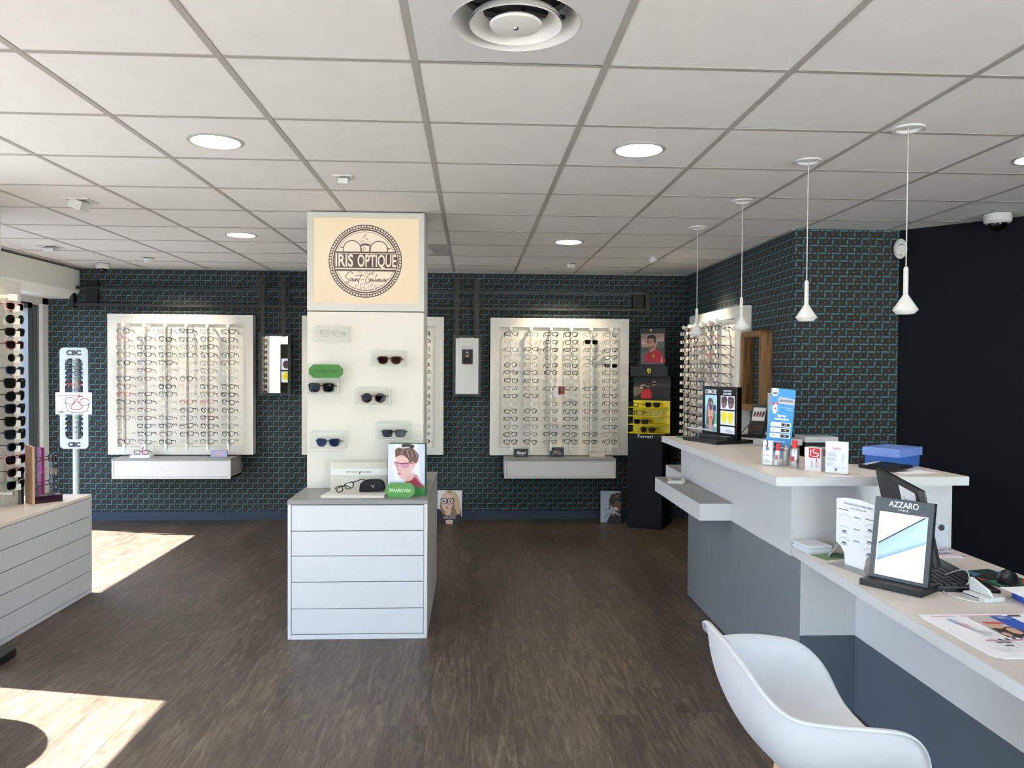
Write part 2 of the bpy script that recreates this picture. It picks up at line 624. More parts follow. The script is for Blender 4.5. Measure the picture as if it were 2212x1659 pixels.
class Art:
    """a printed picture: thin flat ink layers, local XZ plane facing -Y, origin at its lower left"""

    def __init__(s, w, h, bg, emit=0.0):
        s.w, s.h, s.e = w, h, emit
        s.mb = MB()
        s.cols = []
        s.k = 0
        s.P(bg, [(0, 0), (1, 0), (1, 1), (0, 1)])

    def ci(s, c):
        if c not in s.cols:
            s.cols.append(c)
        return s.cols.index(c)

    def P(s, c, pts, sm=False):
        if sm:
            pts = smooth_pts(list(pts) + [pts[0]], 5)[:-1]
        y = -0.00025 * s.k
        s.k += 1
        v = [(a * s.w, y, b * s.h) for a, b in pts]
        ar = sum(v[i][0] * v[(i + 1) % len(v)][2] - v[(i + 1) % len(v)][0] * v[i][2] for i in range(len(v)))
        if ar < 0:
            v = v[::-1]
        s.mb.add(v, [tuple(range(len(v)))], s.ci(c))
        return s

    def R(s, c, x0, x1, z0, z1):
        return s.P(c, [(x0, z0), (x1, z0), (x1, z1), (x0, z1)])

    def E(s, c, cx, cz, rx, rz, rot=0, n=18):
        t0 = radians(rot)
        asp = s.w / s.h
        pts = []
        for i in range(n):
            t = 2 * pi * i / n
            a, b = rx * cos(t), rz * sin(t) / asp
            pts.append((cx + a * cos(t0) - b * sin(t0), cz + (a * sin(t0) + b * cos(t0)) * asp))
        return s.P(c, pts)

    def L(s, c, pts, wd, sm=True):
        """line of width wd (fraction of picture width)"""
        if sm and len(pts) > 2:
            pts = smooth_pts(pts, 5)
        q = [(a * s.w, b * s.h) for a, b in pts]
        w2 = wd * s.w / 2
        y = -0.00025 * s.k
        s.k += 1
        vs, fs = [], []
        for i, (a, b) in enumerate(q):
            p0, p1 = q[max(0, i - 1)], q[min(len(q) - 1, i + 1)]
            dx, dz = p1[0] - p0[0], p1[1] - p0[1]
            l = math.hypot(dx, dz) or 1
            vs += [(a - dz / l * w2, y, b + dx / l * w2), (a + dz / l * w2, y, b - dx / l * w2)]
        for i in range(len(q) - 1):
            fs.append((2 * i + 1, 2 * i + 3, 2 * i + 2, 2 * i))
        s.mb.add(vs, fs, s.ci(c))
        return s

    def O(s, c, cx, cz, rx, wd, n=28, a0=0, a1=360, rz=None):
        """ring outline"""
        asp = s.w / s.h
        rz = rx if rz is None else rz
        pts = [(cx + rx * cos(radians(a0 + (a1 - a0) * i / n)), cz + rz * asp * sin(radians(a0 + (a1 - a0) * i / n))) for i in range(n + 1)]
        return s.L(c, pts, wd, False)

    def text_lines(s, c, x0, x1, z0, z1, n, seed=1, wd=0.35):
        rr = random.Random(seed)
        for i in range(n):
            z = z1 - (z1 - z0) * (i + 0.5) / n
            hh = (z1 - z0) / n * wd / 2
            s.R(c, x0, x0 + (x1 - x0) * rr.uniform(0.55, 1), z - hh, z + hh)
        return s

    def build(s, name, parent, loc=(0, 0, 0), rot=(0, 0, 0)):
        mats = []
        for c in s.cols:
            mats.append(c if not isinstance(c, str) else (lit(c, s.e) if s.e else hx(c)))
        return s.mb.build(name, mats, parent, loc=loc, rot=rot)


def uvbox_wall(name, p0, p1, z0, z1, mat, thick=0.1, side=1):
    """wall from p0 to p1 (plan), its inner face to the left/right; UV in metres on the inner face"""
    a, b = Vector((p0[0], p0[1])), Vector((p1[0], p1[1]))
    d = (b - a)
    L = d.length
    d.normalize()
    n = Vector((-d.y, d.x)) * side * thick
    vs = [(a.x, a.y, z0), (b.x, b.y, z0), (b.x, b.y, z1), (a.x, a.y, z1)]
    vs += [(v[0] + n.x, v[1] + n.y, v[2]) for v in vs]
    fs = [(0, 1, 2, 3), (5, 4, 7, 6), (1, 5, 6, 2), (4, 0, 3, 7), (3, 2, 6, 7), (4, 5, 1, 0)]
    me = bpy.data.meshes.new(name)
    me.from_pydata(vs, [], fs)
    me.materials.append(mat)
    uv = me.uv_layers.new(name='UVMap')
    for pl in me.polygons:
        for li in pl.loop_indices:
            co = me.vertices[me.loops[li].vertex_index].co
            uv.data[li].uv = ((Vector((co.x, co.y)) - a).dot(d), co.z)
    o = bpy.data.objects.new(name, me)
    COL.objects.link(o)
    return struct(o)


ORD = ['top', 'second', 'third', 'fourth', 'fifth', 'sixth', 'seventh', 'eighth', 'ninth', 'tenth', 'eleventh', 'twelfth', 'thirteenth', 'fourteenth', 'bottom']


# ------------------------------------------------------------------ the room
FOOT = [(-4.25, 4.95), (-3.12, 4.95), (-3.12, -1.8), (4.3, -1.8), (4.3, 3.8), (2.95, 5.27), (2.28, 5.27), (2.28, 7.9), (-4.25, 7.9)]
struct(MB().prism(FOOT, -0.05, 0.0).build('floor', FLOORM))
VX0, VX1, VY0, VY1 = -0.1846, 0.4154, 1.8548, 2.4548      # the air vent's tile is left open
TZ = CEIL + 0.006
cl = MB()
Lp = [(-4.25, 4.95), (-3.12, 4.95), (-3.12, -1.8), (VX0, -1.8), (VX0, 7.9), (-4.25, 7.9)]
Rp = [(VX1, -1.8), (4.3, -1.8), (4.3, 3.8), (2.95, 5.27), (2.28, 5.27), (2.28, 7.9), (VX1, 7.9)]
cl.prism(Lp, TZ, TZ + 0.2)
cl.prism(Rp, TZ, TZ + 0.2)
cl.prism([(VX0, VY1), (VX1, VY1), (VX1, 7.9), (VX0, 7.9)], TZ, TZ + 0.2)
cl.prism([(VX0, -1.8), (VX1, -1.8), (VX1, VY0), (VX0, VY0)], TZ, TZ + 0.2)
cl.prism([(VX0, VY0), (VX1, VY0), (VX1, VY1), (VX0, VY1)], TZ + 0.1, TZ + 0.2)
struct(cl.build('ceiling', TILE))
tb = MB()
for i in range(-5, 9):
    x = -0.7846 + 0.6 * i
    y0 = 5.05 if x < -2.97 else -1.7
    y1 = 7.8 if x < 2.18 else (5.17 if x < 2.9 else 5.17 - (x - 2.905) * 1.11)
    tb.b(x - 0.0115, x + 0.0115, y0, y1, CEIL + 0.003, CEIL + 0.012)
for j in range(-6, 9):
    y = 2.4548 + 0.6 * j
    x0 = -3.82 if y > 5.05 else -2.96
    x1 = 2.18 if y > 5.17 else (4.2 if y < 3.7 else 2.905 + (5.17 - y) / 1.11)
    tb.b(x0, x1, y - 0.0115, y + 0.0115, CEIL + 0.004, CEIL + 0.0125)
tb.b(-4.15, 2.18, 7.775, 7.8, CEIL - 0.001, CEIL + 0.012)
tb.b(2.155, 2.18, 5.17, 7.8, CEIL - 0.001, CEIL + 0.012)
struct(tb.build('trim_1', TBAR))

uvbox_wall('wall_back', (-4.25, 7.8), (2.18, 7.8), 0, CEIL + 0.1, WALLP)
uvbox_wall('wall_right', (2.18, 7.9), (2.18, 5.18), 0, CEIL + 0.1, WALLP)
uvbox_wall('wall_right_return', (2.182, 5.17), (2.905, 5.17), 0, CEIL + 0.1, WALLP)
uvbox_wall('wall_right_dark', (2.905, 5.17), (4.2, 3.733), 0, CEIL + 0.1, NAVY)
uvbox_wall('wall_right_far', (4.2, 3.733), (4.2, -1.8), 0, CEIL + 0.1, NAVY)
struct(MB().b(-3.12, -2.96, 3.945, 5.05, 0, CEIL + 0.1).b(-4.25, -3.12, 4.95, 5.05, 0, CEIL + 0.1).build('wall_left', WHITE_MATT))
struct(MB().b(-4.25, -4.15, 5.05, 7.8, 2.1, CEIL + 0.1).b(-4.25, -4.13, 7.70, 7.8, 0, 2.17).build('wall_left_far', WHITE_MATT))
struct(MB().b(-3.12, -2.96, -1.8, 3.945, 2.06, CEIL + 0.1).build('wall_left_lintel', WHITE_MATT))
struct(MB().b(-3.12, 0.22, -1.8, -1.7, 0, CEIL + 0.1).b(-3.12, 4.3, -1.8, -1.7, 2.25, CEIL + 0.1).build('wall_front', WHITE_MATT))
bk = MB().plate([(-4.15, 2.45), (-3.83, 2.45), (-3.83, 2.245), (-3.89, 2.17), (-4.15, 2.17)], 5.05, 7.795)
struct(bk.build('trim_2', WHITE_MATT))
struct(MB().b(-4.1, 2.18, 7.785, 7.8, 0, 0.085).build('baseboard_back', NAVY_TRIM))
struct(MB().b(2.165, 2.18, 5.17, 7.785, 0, 0.085).build('baseboard_right', NAVY_TRIM))


def glazing(name, x, y, along, z0, z1, posts, w=0.07, d=0.07, mats=None):
    """framed glazing; along='y' keeps x fixed"""
    r = thing(name, None, None, (0, 0, 0))
    struct(r)
    f = MB()
    p = MB()
    lo, hi = posts[0], posts[-1]

    def bx(mb, a0, a1, za, zb, dd):
        if along == 'y':
            mb.b(x - dd, x, a0, a1, za, zb)
        else:
            mb.b(a0, a1, y - dd, y, za, zb)
    for a in posts:
        c = a + w / 2 if a == lo else (a - w / 2 if a == hi else a)
        bx(f, c - w / 2, c + w / 2, z0, z1, d)
    bx(f, lo, hi, z1 - 0.05, z1, d)
    bx(f, lo, hi, z0, z0 + 0.06, d)
    f.build('window_frame', mats or ALU_DARK, r)
    if along == 'y':
        p.b(x - d * 0.55, x - d * 0.45, lo + 0.02, hi - 0.02, z0 + 0.02, z1 - 0.02)
    else:
        p.b(lo + 0.02, hi - 0.02, y - d * 0.55, y - d * 0.45, z0 + 0.02, z1 - 0.02)
    p.build('window_pane', GLASS, r)
    return r


w1 = glazing('window_1', -4.15, 0, 'y', 0.0, 2.11, [5.05, 5.62, 7.56])
MB().b(-4.24, -4.20, 7.55, 7.72, 0, 2.11).b(-4.22, -4.16, 7.59, 7.64, 0, 2.11).b(-4.22, -4.165, 7.66, 7.70, 0, 2.11).build('sliding_rail', ALU_DARK, w1)
MB().b(-4.2, -4.13, 5.05, 7.8, 2.11, 2.17).build('head_rail', METAL_W, w1)
glazing('window_2', -2.98, 0, 'y', 0.0, 2.06 + 0.05, [-1.75, 1.1, 3.945 + 0.07])
glazing('window_3', 0, -1.72, 'x', 0.0, 2.25, [0.22, 2.3, 4.2])

struct(MB().b(-3.3, 40, -45, 40, -0.12, -0.07).build('ground', pm('pale paving', '#bdb8ae', 0.9, noise=0.06, nscale=2)))
struct(MB().b(-40, -3.3, -45, 40, -0.12, -0.07).build('street', pm('grey asphalt', '#7d7c7a', 0.95, noise=0.08, nscale=3)))
SHED_W = pm('white render shade tint', '#8f9db6', 0.85, noise=0.03, nscale=3)  # blue shade of a white wall put into its colour
for y0_, y1_, lb in ((2.5, 9.3, 'tall pale building across the street opposite the sliding window'), (-16, -5.3, 'tall pale building across the street beyond the gabled annex')):
    t = thing('neighbour_building', lb, 'building', (-10.5, y0_, -0.07))
    MB().b(0, 2.0, 0, y1_ - y0_, 0, 4.6).build('wall', pm('pale rendered wall', '#e0e4ea', 0.8, noise=0.03, nscale=3), t)
    MB().b(-0.4, 2.5, -0.2, y1_ - y0_ + 0.2, 4.6, 4.75).build('roof', pm('cream roof edge', '#cfc6b8', 0.7, noise=0.03), t)
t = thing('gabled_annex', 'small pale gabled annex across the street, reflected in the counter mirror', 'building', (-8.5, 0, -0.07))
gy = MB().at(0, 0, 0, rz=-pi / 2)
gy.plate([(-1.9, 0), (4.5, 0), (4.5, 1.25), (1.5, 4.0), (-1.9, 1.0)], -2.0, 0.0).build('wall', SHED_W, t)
MB().at(0, 0, 0, rz=-pi / 2).plate([(-2.15, 0.83), (1.5, 4.06), (4.8, 1.03), (4.8, 1.15), (1.5, 4.24), (-2.15, 1.0)], -2.2, 0.35).build('roof', pm('white roof boards', '#d8d4cc', 0.7, noise=0.02), t)
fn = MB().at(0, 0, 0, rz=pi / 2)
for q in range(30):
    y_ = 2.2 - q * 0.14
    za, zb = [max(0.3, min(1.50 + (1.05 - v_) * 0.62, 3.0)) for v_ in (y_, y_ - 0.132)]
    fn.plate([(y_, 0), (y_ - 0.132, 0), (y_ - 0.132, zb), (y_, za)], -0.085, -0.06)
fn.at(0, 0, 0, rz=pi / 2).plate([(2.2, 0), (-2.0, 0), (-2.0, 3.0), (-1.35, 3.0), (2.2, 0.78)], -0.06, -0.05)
fn.build('sunlit_tone_boards', pm('sunlit tone boards', '#d9dce0', 0.7, noise=0.02), t)  # sloped top and paler colour stand for the sunlit part below the shade

# ------------------------------------------------------------------ ceiling fittings
t = thing('air_diffuser', 'round white air vent set in a smooth metal ceiling tile', 'air vent', ((VX0 + VX1) / 2, (VY0 + VY1) / 2, CEIL + 0.004))
cx, cy = 0.0, 0.015
pl = MB()
n = 48
hole = [(cx + 0.178 * cos(2 * pi * i / n + pi / 4), cy + 0.178 * sin(2 * pi * i / n + pi / 4)) for i in range(n)]
sq = []
for i in range(n):
    a = 2 * pi * i / n + pi / 4
    k = 0.292 / max(abs(cos(a)), abs(sin(a)))
    sq.append((k * cos(a), k * sin(a)))
vs = [(x, y, 0) for x, y in sq] + [(x, y, 0) for x, y in hole]
pl.add(vs, [(i, n + i, n + (i + 1) % n, (i + 1) % n) for i in range(n)])
pl.build('face_plate', pm('smooth metal tile', '#cfcfce', 0.35, noise=0.005), t)
SW = pm('diffuser white', '#d7d6d2', 0.4, noise=0.01)
MB().lathe([(0.180, -0.002), (0.178, 0.004), (0.168, 0.022), (0.150, 0.05), (0.149, 0.075), (0.15, 0.075), (0.152, 0.05), (0.171, 0.022), (0.182, 0.002)], 48, 0, cx, cy, cap=False).build('outer_cone', SW, t, smooth=True)
MB().lathe([(0.128, -0.006), (0.126, -0.001), (0.118, 0.012), (0.092, 0.03), (0.09, 0.032), (0.094, 0.034), (0.12, 0.017), (0.130, 0.0)], 48, 0, cx, cy, cap=False).build('middle_cone', SW, t, smooth=True)
MB().lathe([(0.0001, -0.012), (0.05, -0.011), (0.070, -0.007), (0.073, -0.001), (0.066, 0.006), (0.0001, 0.016)], 40, 0, cx, cy, cap=False).build('centre_cone', SW, t, smooth=True)
MB().lathe([(0.0001, -0.016), (0.006, -0.0155), (0.0085, -0.011)], 16, 0, cx, cy, cap=False).build('centre_screw', STEEL, t, smooth=True)
hb = MB()
for a in range(4):
    hb.at(cx, cy, 0, rz=a * pi / 2 + 0.4).b(-0.012, 0.012, 0.02, 0.15, 0.04, 0.05)
hb.at().lathe([(0.02, 0.016), (0.02, 0.09)], 12, 0, cx, cy)
hb.lathe([(0.149, 0.092), (0.0001, 0.093)], 24, 0, cx, cy, cap=False)
hb.build('hub', pm('dark duct', '#2b2d31', 0.6, noise=0.02), t)


def downlight(x, y, label, r=0.1175):
    t = thing('recessed_downlight', label, 'ceiling light', (x, y, CEIL + 0.006), 0, 'round ceiling downlights')
    MB().lathe([(r, -0.001), (r - 0.004, -0.005), (r * 0.86, -0.006), (r * 0.84, -0.0045), (r * 0.82, -0.001)], 40, cap=False).build('trim_ring', pm('downlight ring', '#a9a9a7', 0.5, spec=0.2), t)
    MB().lathe([(r * 0.82, -0.0010), (r * 0.0001, -0.0011)], 40, cap=False).build('diffuser', LAMP_ON, t)


downlight(-1.093, 3.377, 'lit round downlight nearer the air vent, above the drawer cabinet side')
downlight(0.72, 3.37, 'lit round downlight nearest the hanging pendant lamps')
downlight(2.54, 3.372, 'round downlight cut by the picture edge, nearest the navy wall')
downlight(2.54, 0.92, 'added round downlight behind the viewer, brightening the counter side')  # unseen extra lamp, added to brighten the dim counter side
downlight(-1.68, 5.747, 'lit round downlight between the sign pillar and the sliding window', 0.115)
downlight(0.72, 5.844, 'lit round downlight above the aisle beyond the sign pillar', 0.115)


def spot_light(parent, loc, target, power, size=50, col=(1.0, 0.83, 0.62), blend=0.7):
    d = bpy.data.lights.new('spot_beam', 'SPOT')
    d.energy = power
    d.color = col
    d.spot_size = radians(size)
    d.spot_blend = blend
    d.shadow_soft_size = 0.02
    o = bpy.data.objects.new('spot_beam', d)
    COL.objects.link(o)
    o.parent = parent
    o.location = loc
    wl = Vector(parent.location) + Vector(loc)
    o.rotation_euler = (Vector(target) - wl).to_track_quat('-Z', 'Y').to_euler()


def round_spot(x, y, label, target, power, tilt=0.5, size=84):
    t = thing('spotlight', label, 'spotlight', (x, y, CEIL + 0.006), 0, 'small adjustable ceiling spotlights')
    MB().lathe([(0.062, 0), (0.060, -0.005), (0.045, -0.006), (0.042, 0.0)], 28, cap=False).build('trim_ring', METAL_W, t, smooth=True)
    dv = Vector((target[0] - x, target[1] - y))
    a = math.atan2(dv.y, dv.x)
    mb = MB().at(0, 0, -0.008, rz=a, ry=-tilt)
    mb.lathe([(0.036, 0.012), (0.037, -0.026), (0.031, -0.030), (0.028, -0.024), (0.0001, -0.022)], 24, cap=False)
    mb.build('lamp_head', METAL_W, t, smooth=True)
    MB().at(0, 0, -0.008, rz=a, ry=-tilt).lathe([(0.027, -0.0265), (0.0001, -0.0266)], 20, cap=False).build('lens', lit('#fff1d8', 4.0), t)
    spot_light(t, (dv.x * 0.06, dv.y * 0.06, -0.06), target, power, size)


round_spot(-2.852, 7.0, 'small white spotlight aimed at the eyewear rack by the sliding window', (-2.85, 7.7, 1.50), 20)
round_spot(0.886, 7.0, 'small white spotlight above the eyewear rack beside the black kiosk', (0.87, 7.7, 1.50), 20)
round_spot(1.54, 6.606, 'small white spotlight aimed at the side wall eyewear rack', (2.08, 6.6, 1.5), 26)
round_spot(-0.98, 7.0, 'small white spotlight hidden behind the sign pillar', (-0.97, 7.7, 1.5), 14)


def square_spot(x, y, label, target, power, drop=0.045, size=0.11):
    t = thing('square_spotlight', label, 'spotlight', (x, y, CEIL + 0.006), 0, 'square pull-out ceiling spotlights')
    s = size / 2
    f = MB()
    f.b(-s - .012, -s, -s - .012, s + .012, -0.006, 0).b(s, s + .012, -s - .012, s + .012, -0.006, 0)
    f.b(-s, s, -s - .012, -s, -0.006, 0).b(-s, s, s, s + .012, -0.006, 0)
    f.build('square_frame', METAL_W, t)
    a = math.atan2(target[1] - y, target[0] - x)
    MB().at(0, 0, -0.004, rz=a, ry=-0.35).b(-s * 0.7, s * 0.7, -s * 0.7, s * 0.7, -drop, 0.003).build('lamp_head', METAL_W, t, bevel=0.003)
    if power:
        spot_light(t, (0.05 * cos(a), 0.05 * sin(a), -drop - 0.03), target, power, 70)


square_spot(-2.272, 4.64, 'white square spotlight turned towards the sunglasses rack', (-2.85, 4.75, 1.2), 12, 0.05, 0.12)
square_spot(-3.39, 6.44, 'white square spotlight on the ceiling strip along the sliding window', (-3.3, 7.5, 1.3), 0, 0.03, 0.13)
square_spot(-0.652, 3.963, 'small white square spotlight in front of the sign pillar', (-0.65, 4.8, 1.55), 1.5, 0.025, 0.07)

t = thing('grey_vent_panel', 'grey ceiling tile with a round white vent beside the sign pillar', 'air vent', (-0.4846, 6.355, CEIL + 0.004))
MB().b(-0.288, 0.288, -0.288, 0.288, 0, 0.002).build('face_plate', pm('grey ceiling plate', '#a7a8a8', 0.5, noise=0.02), t)
MB().lathe([(0.17, 0.0), (0.165, -0.012), (0.12, -0.014), (0.1, -0.004), (0.07, -0.016), (0.0001, -0.017)], 32, cap=False).build('vent_disc', METAL_W, t, smooth=True)


def dome_camera(x, y, label, s=1.0, wall_drop=0.0):
    t = thing('dome_camera', label, 'security camera', (x, y, CEIL))
    MB().lathe([(0.058 * s, 0.0), (0.06 * s, -0.006), (0.06 * s, -0.036 * s), (0.05 * s, -0.046 * s), (0.0001, -0.047 * s)], 32, cap=False).build('housing', METAL_W, t, smooth=True)
    prof = [(0.042 * s * cos(a), -0.046 * s - 0.036 * s * sin(a)) for a in [0, .3, .6, .9, 1.2, 1.5]]
    MB().lathe(prof + [(0.0001, -0.082 * s)], 28, cap=False).build('dome', pm('smoked dome', '#0b0c0e', 0.05), t, smooth=True)


dome_camera(-3.45, 7.45, 'white dome security camera in the corner above the patterned wall', 1.0)
dome_camera(3.17, 4.56, 'white dome security camera on the ceiling edge by the dark navy wall', 1.25)

t = thing('motion_sensor', 'white oval motion sensor high on the wall corner beside the dark wall', 'motion sensor', (2.885, 5.12, 2.345), radians(-22))
outl = [(0.042 * cos(2 * pi * i / 28), 0.068 * sin(2 * pi * i / 28)) for i in range(28)]
MB().plate(outl, 0.0, 0.03).plate([(a * 0.82, b * 0.82) for a, b in outl], -0.014, 0.0).build('housing', METAL_W, t, bevel=0.006)
MB().plate([(0.026 * cos(2 * pi * i / 20), 0.024 * sin(2 * pi * i / 20)) for i in range(20)], -0.02, -0.012).build('lens', pm('sensor lens', '#cfcfca', 0.3), t, loc=(0, 0, 0.0), bevel=0.004)
MB().plate([(-0.016, 0.024), (0, 0.031), (0.016, 0.024), (0.016, 0.021), (0, 0.028), (-0.016, 0.021)], -0.0165, -0.013).disc(0, -0.044, 0.005, -0.0155, -0.013).build('markings', BLACK, t)


def pendant(x, y, label):
    t = thing('pendant_lamp', label, 'pendant lamp', (x, y, CEIL), 0, 'row of white pendant lamps over the counter')
    MB().lathe([(0.062, 0.004), (0.061, -0.003), (0.045, -0.005), (0.040, 0.006), (0.0001, 0.008)], 32, cap=False).build('canopy', METAL_W, t, smooth=True)
    MB().tube([(0, 0, 0.006), (0, 0, 1.93 - CEIL)], 0.0024, 6).build('cord', pm('grey cord', '#bdbdba', 0.6), t)
    MB().lathe([(0.0001, -0.540), (0.006, -0.541), (0.009, -0.548), (0.0092, -0.648), (0.011, -0.653), (0.046, -0.708), (0.0455, -0.712), (0.032, -0.726), (0.029, -0.724), (0.0001, -0.70)], 36, cap=False).build('lamp_shade', METAL_W, t, smooth=True)
    MB().lathe([(0.03, -0.722), (0.0001, -0.7215)], 24, cap=False).build('bulb', lit('#fffaf0', 1.6), t)
    spot_light(t, (0, 0, -0.735), (x, y, 0), 1.8, 130, (1.0, 0.94, 0.86), 0.9)


pendant(1.708, 2.99, 'white cone pendant lamp nearest the viewer, in front of the navy wall')
pendant(1.525, 3.485, 'white cone pendant lamp second nearest the viewer, over the upright leaflet')
pendant(1.519, 4.33, 'white cone pendant lamp third from the navy wall side, over the counter')
pendant(1.506, 5.16, 'white cone pendant lamp hanging farthest back, before the side wall rack')

# ------------------------------------------------------------------ drawer cabinets and the sign pillar
t = thing('drawer_cabinet', 'long white drawer cabinet under the sunglasses rack by the window', 'drawer cabinet', (-2.54, 5.317, 0))
MB().b(-0.41, -0.019, -1.055, -0.016, 0.02, 0.64).b(-0.41, 0.0, -0.016, 0, 0.0, 0.64).b(-0.41, 0.0, -1.071, -1.055, 0, 0.64).b(-.4, -.03, -1.05, -.02, 0, .02).build('carcass', WHITE, t)
MB().b(-0.41, 0.0, -1.071, 0, 0.64, 0.66).build('top', CREAM_TOP, t, bevel=0.001)
zs = [0.028, 0.150, 0.272, 0.394, 0.516, 0.638]
for i in range(5):
    MB().b(-0.018, 0.0, -1.053, -0.018, zs[i] + 0.003, zs[i + 1] - 0.002).build('drawer', WHITE, t, bevel=0.001)
MB().b(-0.018, -0.001, -1.053, -0.018, 0.002, 0.028).build('plinth', pm('lilac white plinth', '#cfccd2', 0.5), t)

t = thing('drawer_cabinet', 'white five drawer cabinet with grey top in front of the sign pillar', 'drawer cabinet', (-1.02, 4.355, 0))
W = 0.773
MB().b(0.0, 0.019, 0, 1.19, 0, 0.756).build('side_panel', WHITE, t, bevel=0.001)
MB().b(W - 0.019, W, 0, 0.018, 0, 0.756).build('front_edge', WHITE, t, bevel=0.001)
MB().b(W - 0.019, W, 0.018, 1.19, 0, 0.756).build('side_panel', GREY_SIDE, t)['label'] = 'taupe side panel facing the aisle'
MB().b(0.02, W - 0.02, 0.03, 1.19, 0.01, 0.75).b(0.019, W - 0.019, 0.0, 0.02, 0, 0.026).build('carcass', WHITE, t)
zs = [0.028, 0.171, 0.321, 0.467, 0.607, 0.753]
for i in range(5):
    MB().b(0.0215, W - 0.0215, 0.002, 0.02, zs[i] + 0.002, zs[i + 1] - 0.002).build('drawer', WHITE, t, bevel=0.001)
MB().b(-0.002, W + 0.003, -0.003, 1.193, 0.756, 0.779).build('top', GREY_TOP, t, bevel=0.001)

PX0, PX1, PY = -1.009, -0.298, 4.81
t = thing('sign_pillar', 'white display pillar carrying a lit round shop logo sign', 'display pillar', (PX0, PY, 0.779))
pz = 0.779
MB().b(0, PX1 - PX0, 0.012, 0.34, 0, 1.081).build('pillar_body', pm('pillar side', '#cfccc4', 0.55), t)
MB().b(0.0, PX1 - PX0 - 0.004, 0.0, 0.012, 0, 1.081).build('pillar_front', pm('pearl display board', '#d6d2c8', 0.45, noise=0.012, nscale=6), t)
SX0, SX1, SZ0, SZ1 = -0.972 - PX0, -0.333 - PX0, 1.912 - pz, 2.435 - pz
PW = PX1 - PX0
bx = MB()
bx.b(0, SX0, -0.004, 0.34, 1.087, CEIL - pz - 0.004).b(SX1, PW, -0.004, 0.34, 1.087, CEIL - pz - 0.004)
bx.b(SX0, SX1, -0.004, 0.34, 1.087, SZ0).b(SX0, SX1, -0.004, 0.34, SZ1, CEIL - pz - 0.004).b(SX0, SX1, 0.03, 0.33, SZ0, SZ1)
bx.build('sign_box', pm('sign box grey white', '#c9c8c2', 0.5), t)
CREAM = lit('#f8e2bd', 0.92)
BROWN = lit('#61483f', 0.55)
PALE = lit('#f8e7cd', 0.92)
MB().b(SX0, SX1, 0.006, 0.02, SZ0, SZ1).build('sign_face', CREAM, t)
MB().b(0.02, PW - 0.02, 0.02, 0.34, CEIL - pz - 0.004, CEIL - pz + 0.001).build('cap', GREY_TOP, t)
lg = MB()
S = 1 / 2821.0
LC = (-0.658 - PX0, 2.171 - pz)


def ring(r0, r1, y, m=0, n=96, a0=0, a1=360):
    vs, fs = [], []
    for i in range(n + 1):
        a = radians(a0 + (a1 - a0) * i / n)
        vs += [(LC[0] + r1 * S * cos(a), y, LC[1] + r1 * S * sin(a)), (LC[0] + r0 * S * cos(a), y, LC[1] + r0 * S * sin(a))]
    for i in range(n):
        fs.append((2 * i, 2 * i + 1, 2 * i + 3, 2 * i + 2))
    lg.add(vs, fs, m)


def lrect(x0, x1, z0, z1, y, m):
    """logo rectangle in picture units about the logo centre"""
    lg.add([(LC[0] + x0 * S, y, LC[1] + z0 * S), (LC[0] + x1 * S, y, LC[1] + z0 * S), (LC[0] + x1 * S, y, LC[1] + z1 * S), (LC[0] + x0 * S, y, LC[1] + z1 * S)], [(0, 1, 2, 3)], m)


def lline(pts, w, y, m=0, sm=True):
    if sm:
        pts = smooth_pts(pts, 6)
    vs, fs = [], []
    for i, (a, b) in enumerate(pts):
        p0, p1 = pts[max(0, i - 1)], pts[min(len(pts) - 1, i + 1)]
        dx, dz = p1[0] - p0[0], p1[1] - p0[1]
        l = math.hypot(dx, dz) or 1
        ww = w / 2
        vs += [(LC[0] + (a - dz / l * ww) * S, y, LC[1] + (b + dx / l * ww) * S), (LC[0] + (a + dz / l * ww) * S, y, LC[1] + (b - dx / l * ww) * S)]
    for i in range(len(pts) - 1):
        fs.append((2 * i + 1, 2 * i + 3, 2 * i + 2, 2 * i))
    lg.add(vs, fs, m)


def lring(cx, cz, r, w, y, a0=0, a1=360, m=0):
    lline([(cx + r * cos(radians(a0 + (a1 - a0) * i / 28)), cz + r * sin(radians(a0 + (a1 - a0) * i / 28))) for i in range(29)], w, y, m, False)


YL = 0.0055
ring(0.01, 648, YL, 1)
ring(568, 630, YL - 0.0005, 0)
for i in range(76):
    a = 2 * pi * i / 76
    c, s_ = cos(a), sin(a)
    q = []
    for rr, tt in ((584, -0.027), (614, -0.026), (614, 0.026), (584, 0.027)):
        q.append((LC[0] + rr * S * cos(a + tt), YL - 0.001, LC[1] + rr * S * sin(a + tt)))
    lg.add(q, [(0, 1, 2, 3)], 1)
ring(532, 556, YL - 0.0005, 0)
ring(503, 510, YL - 0.0005, 0)
lrect(-528, 528, -172, 166, YL - 0.0008, 0)
lrect(-520, 524, 126, 138, YL - 0.0012, 1)
lrect(-520, 524, -140, -118, YL - 0.0012, 1)
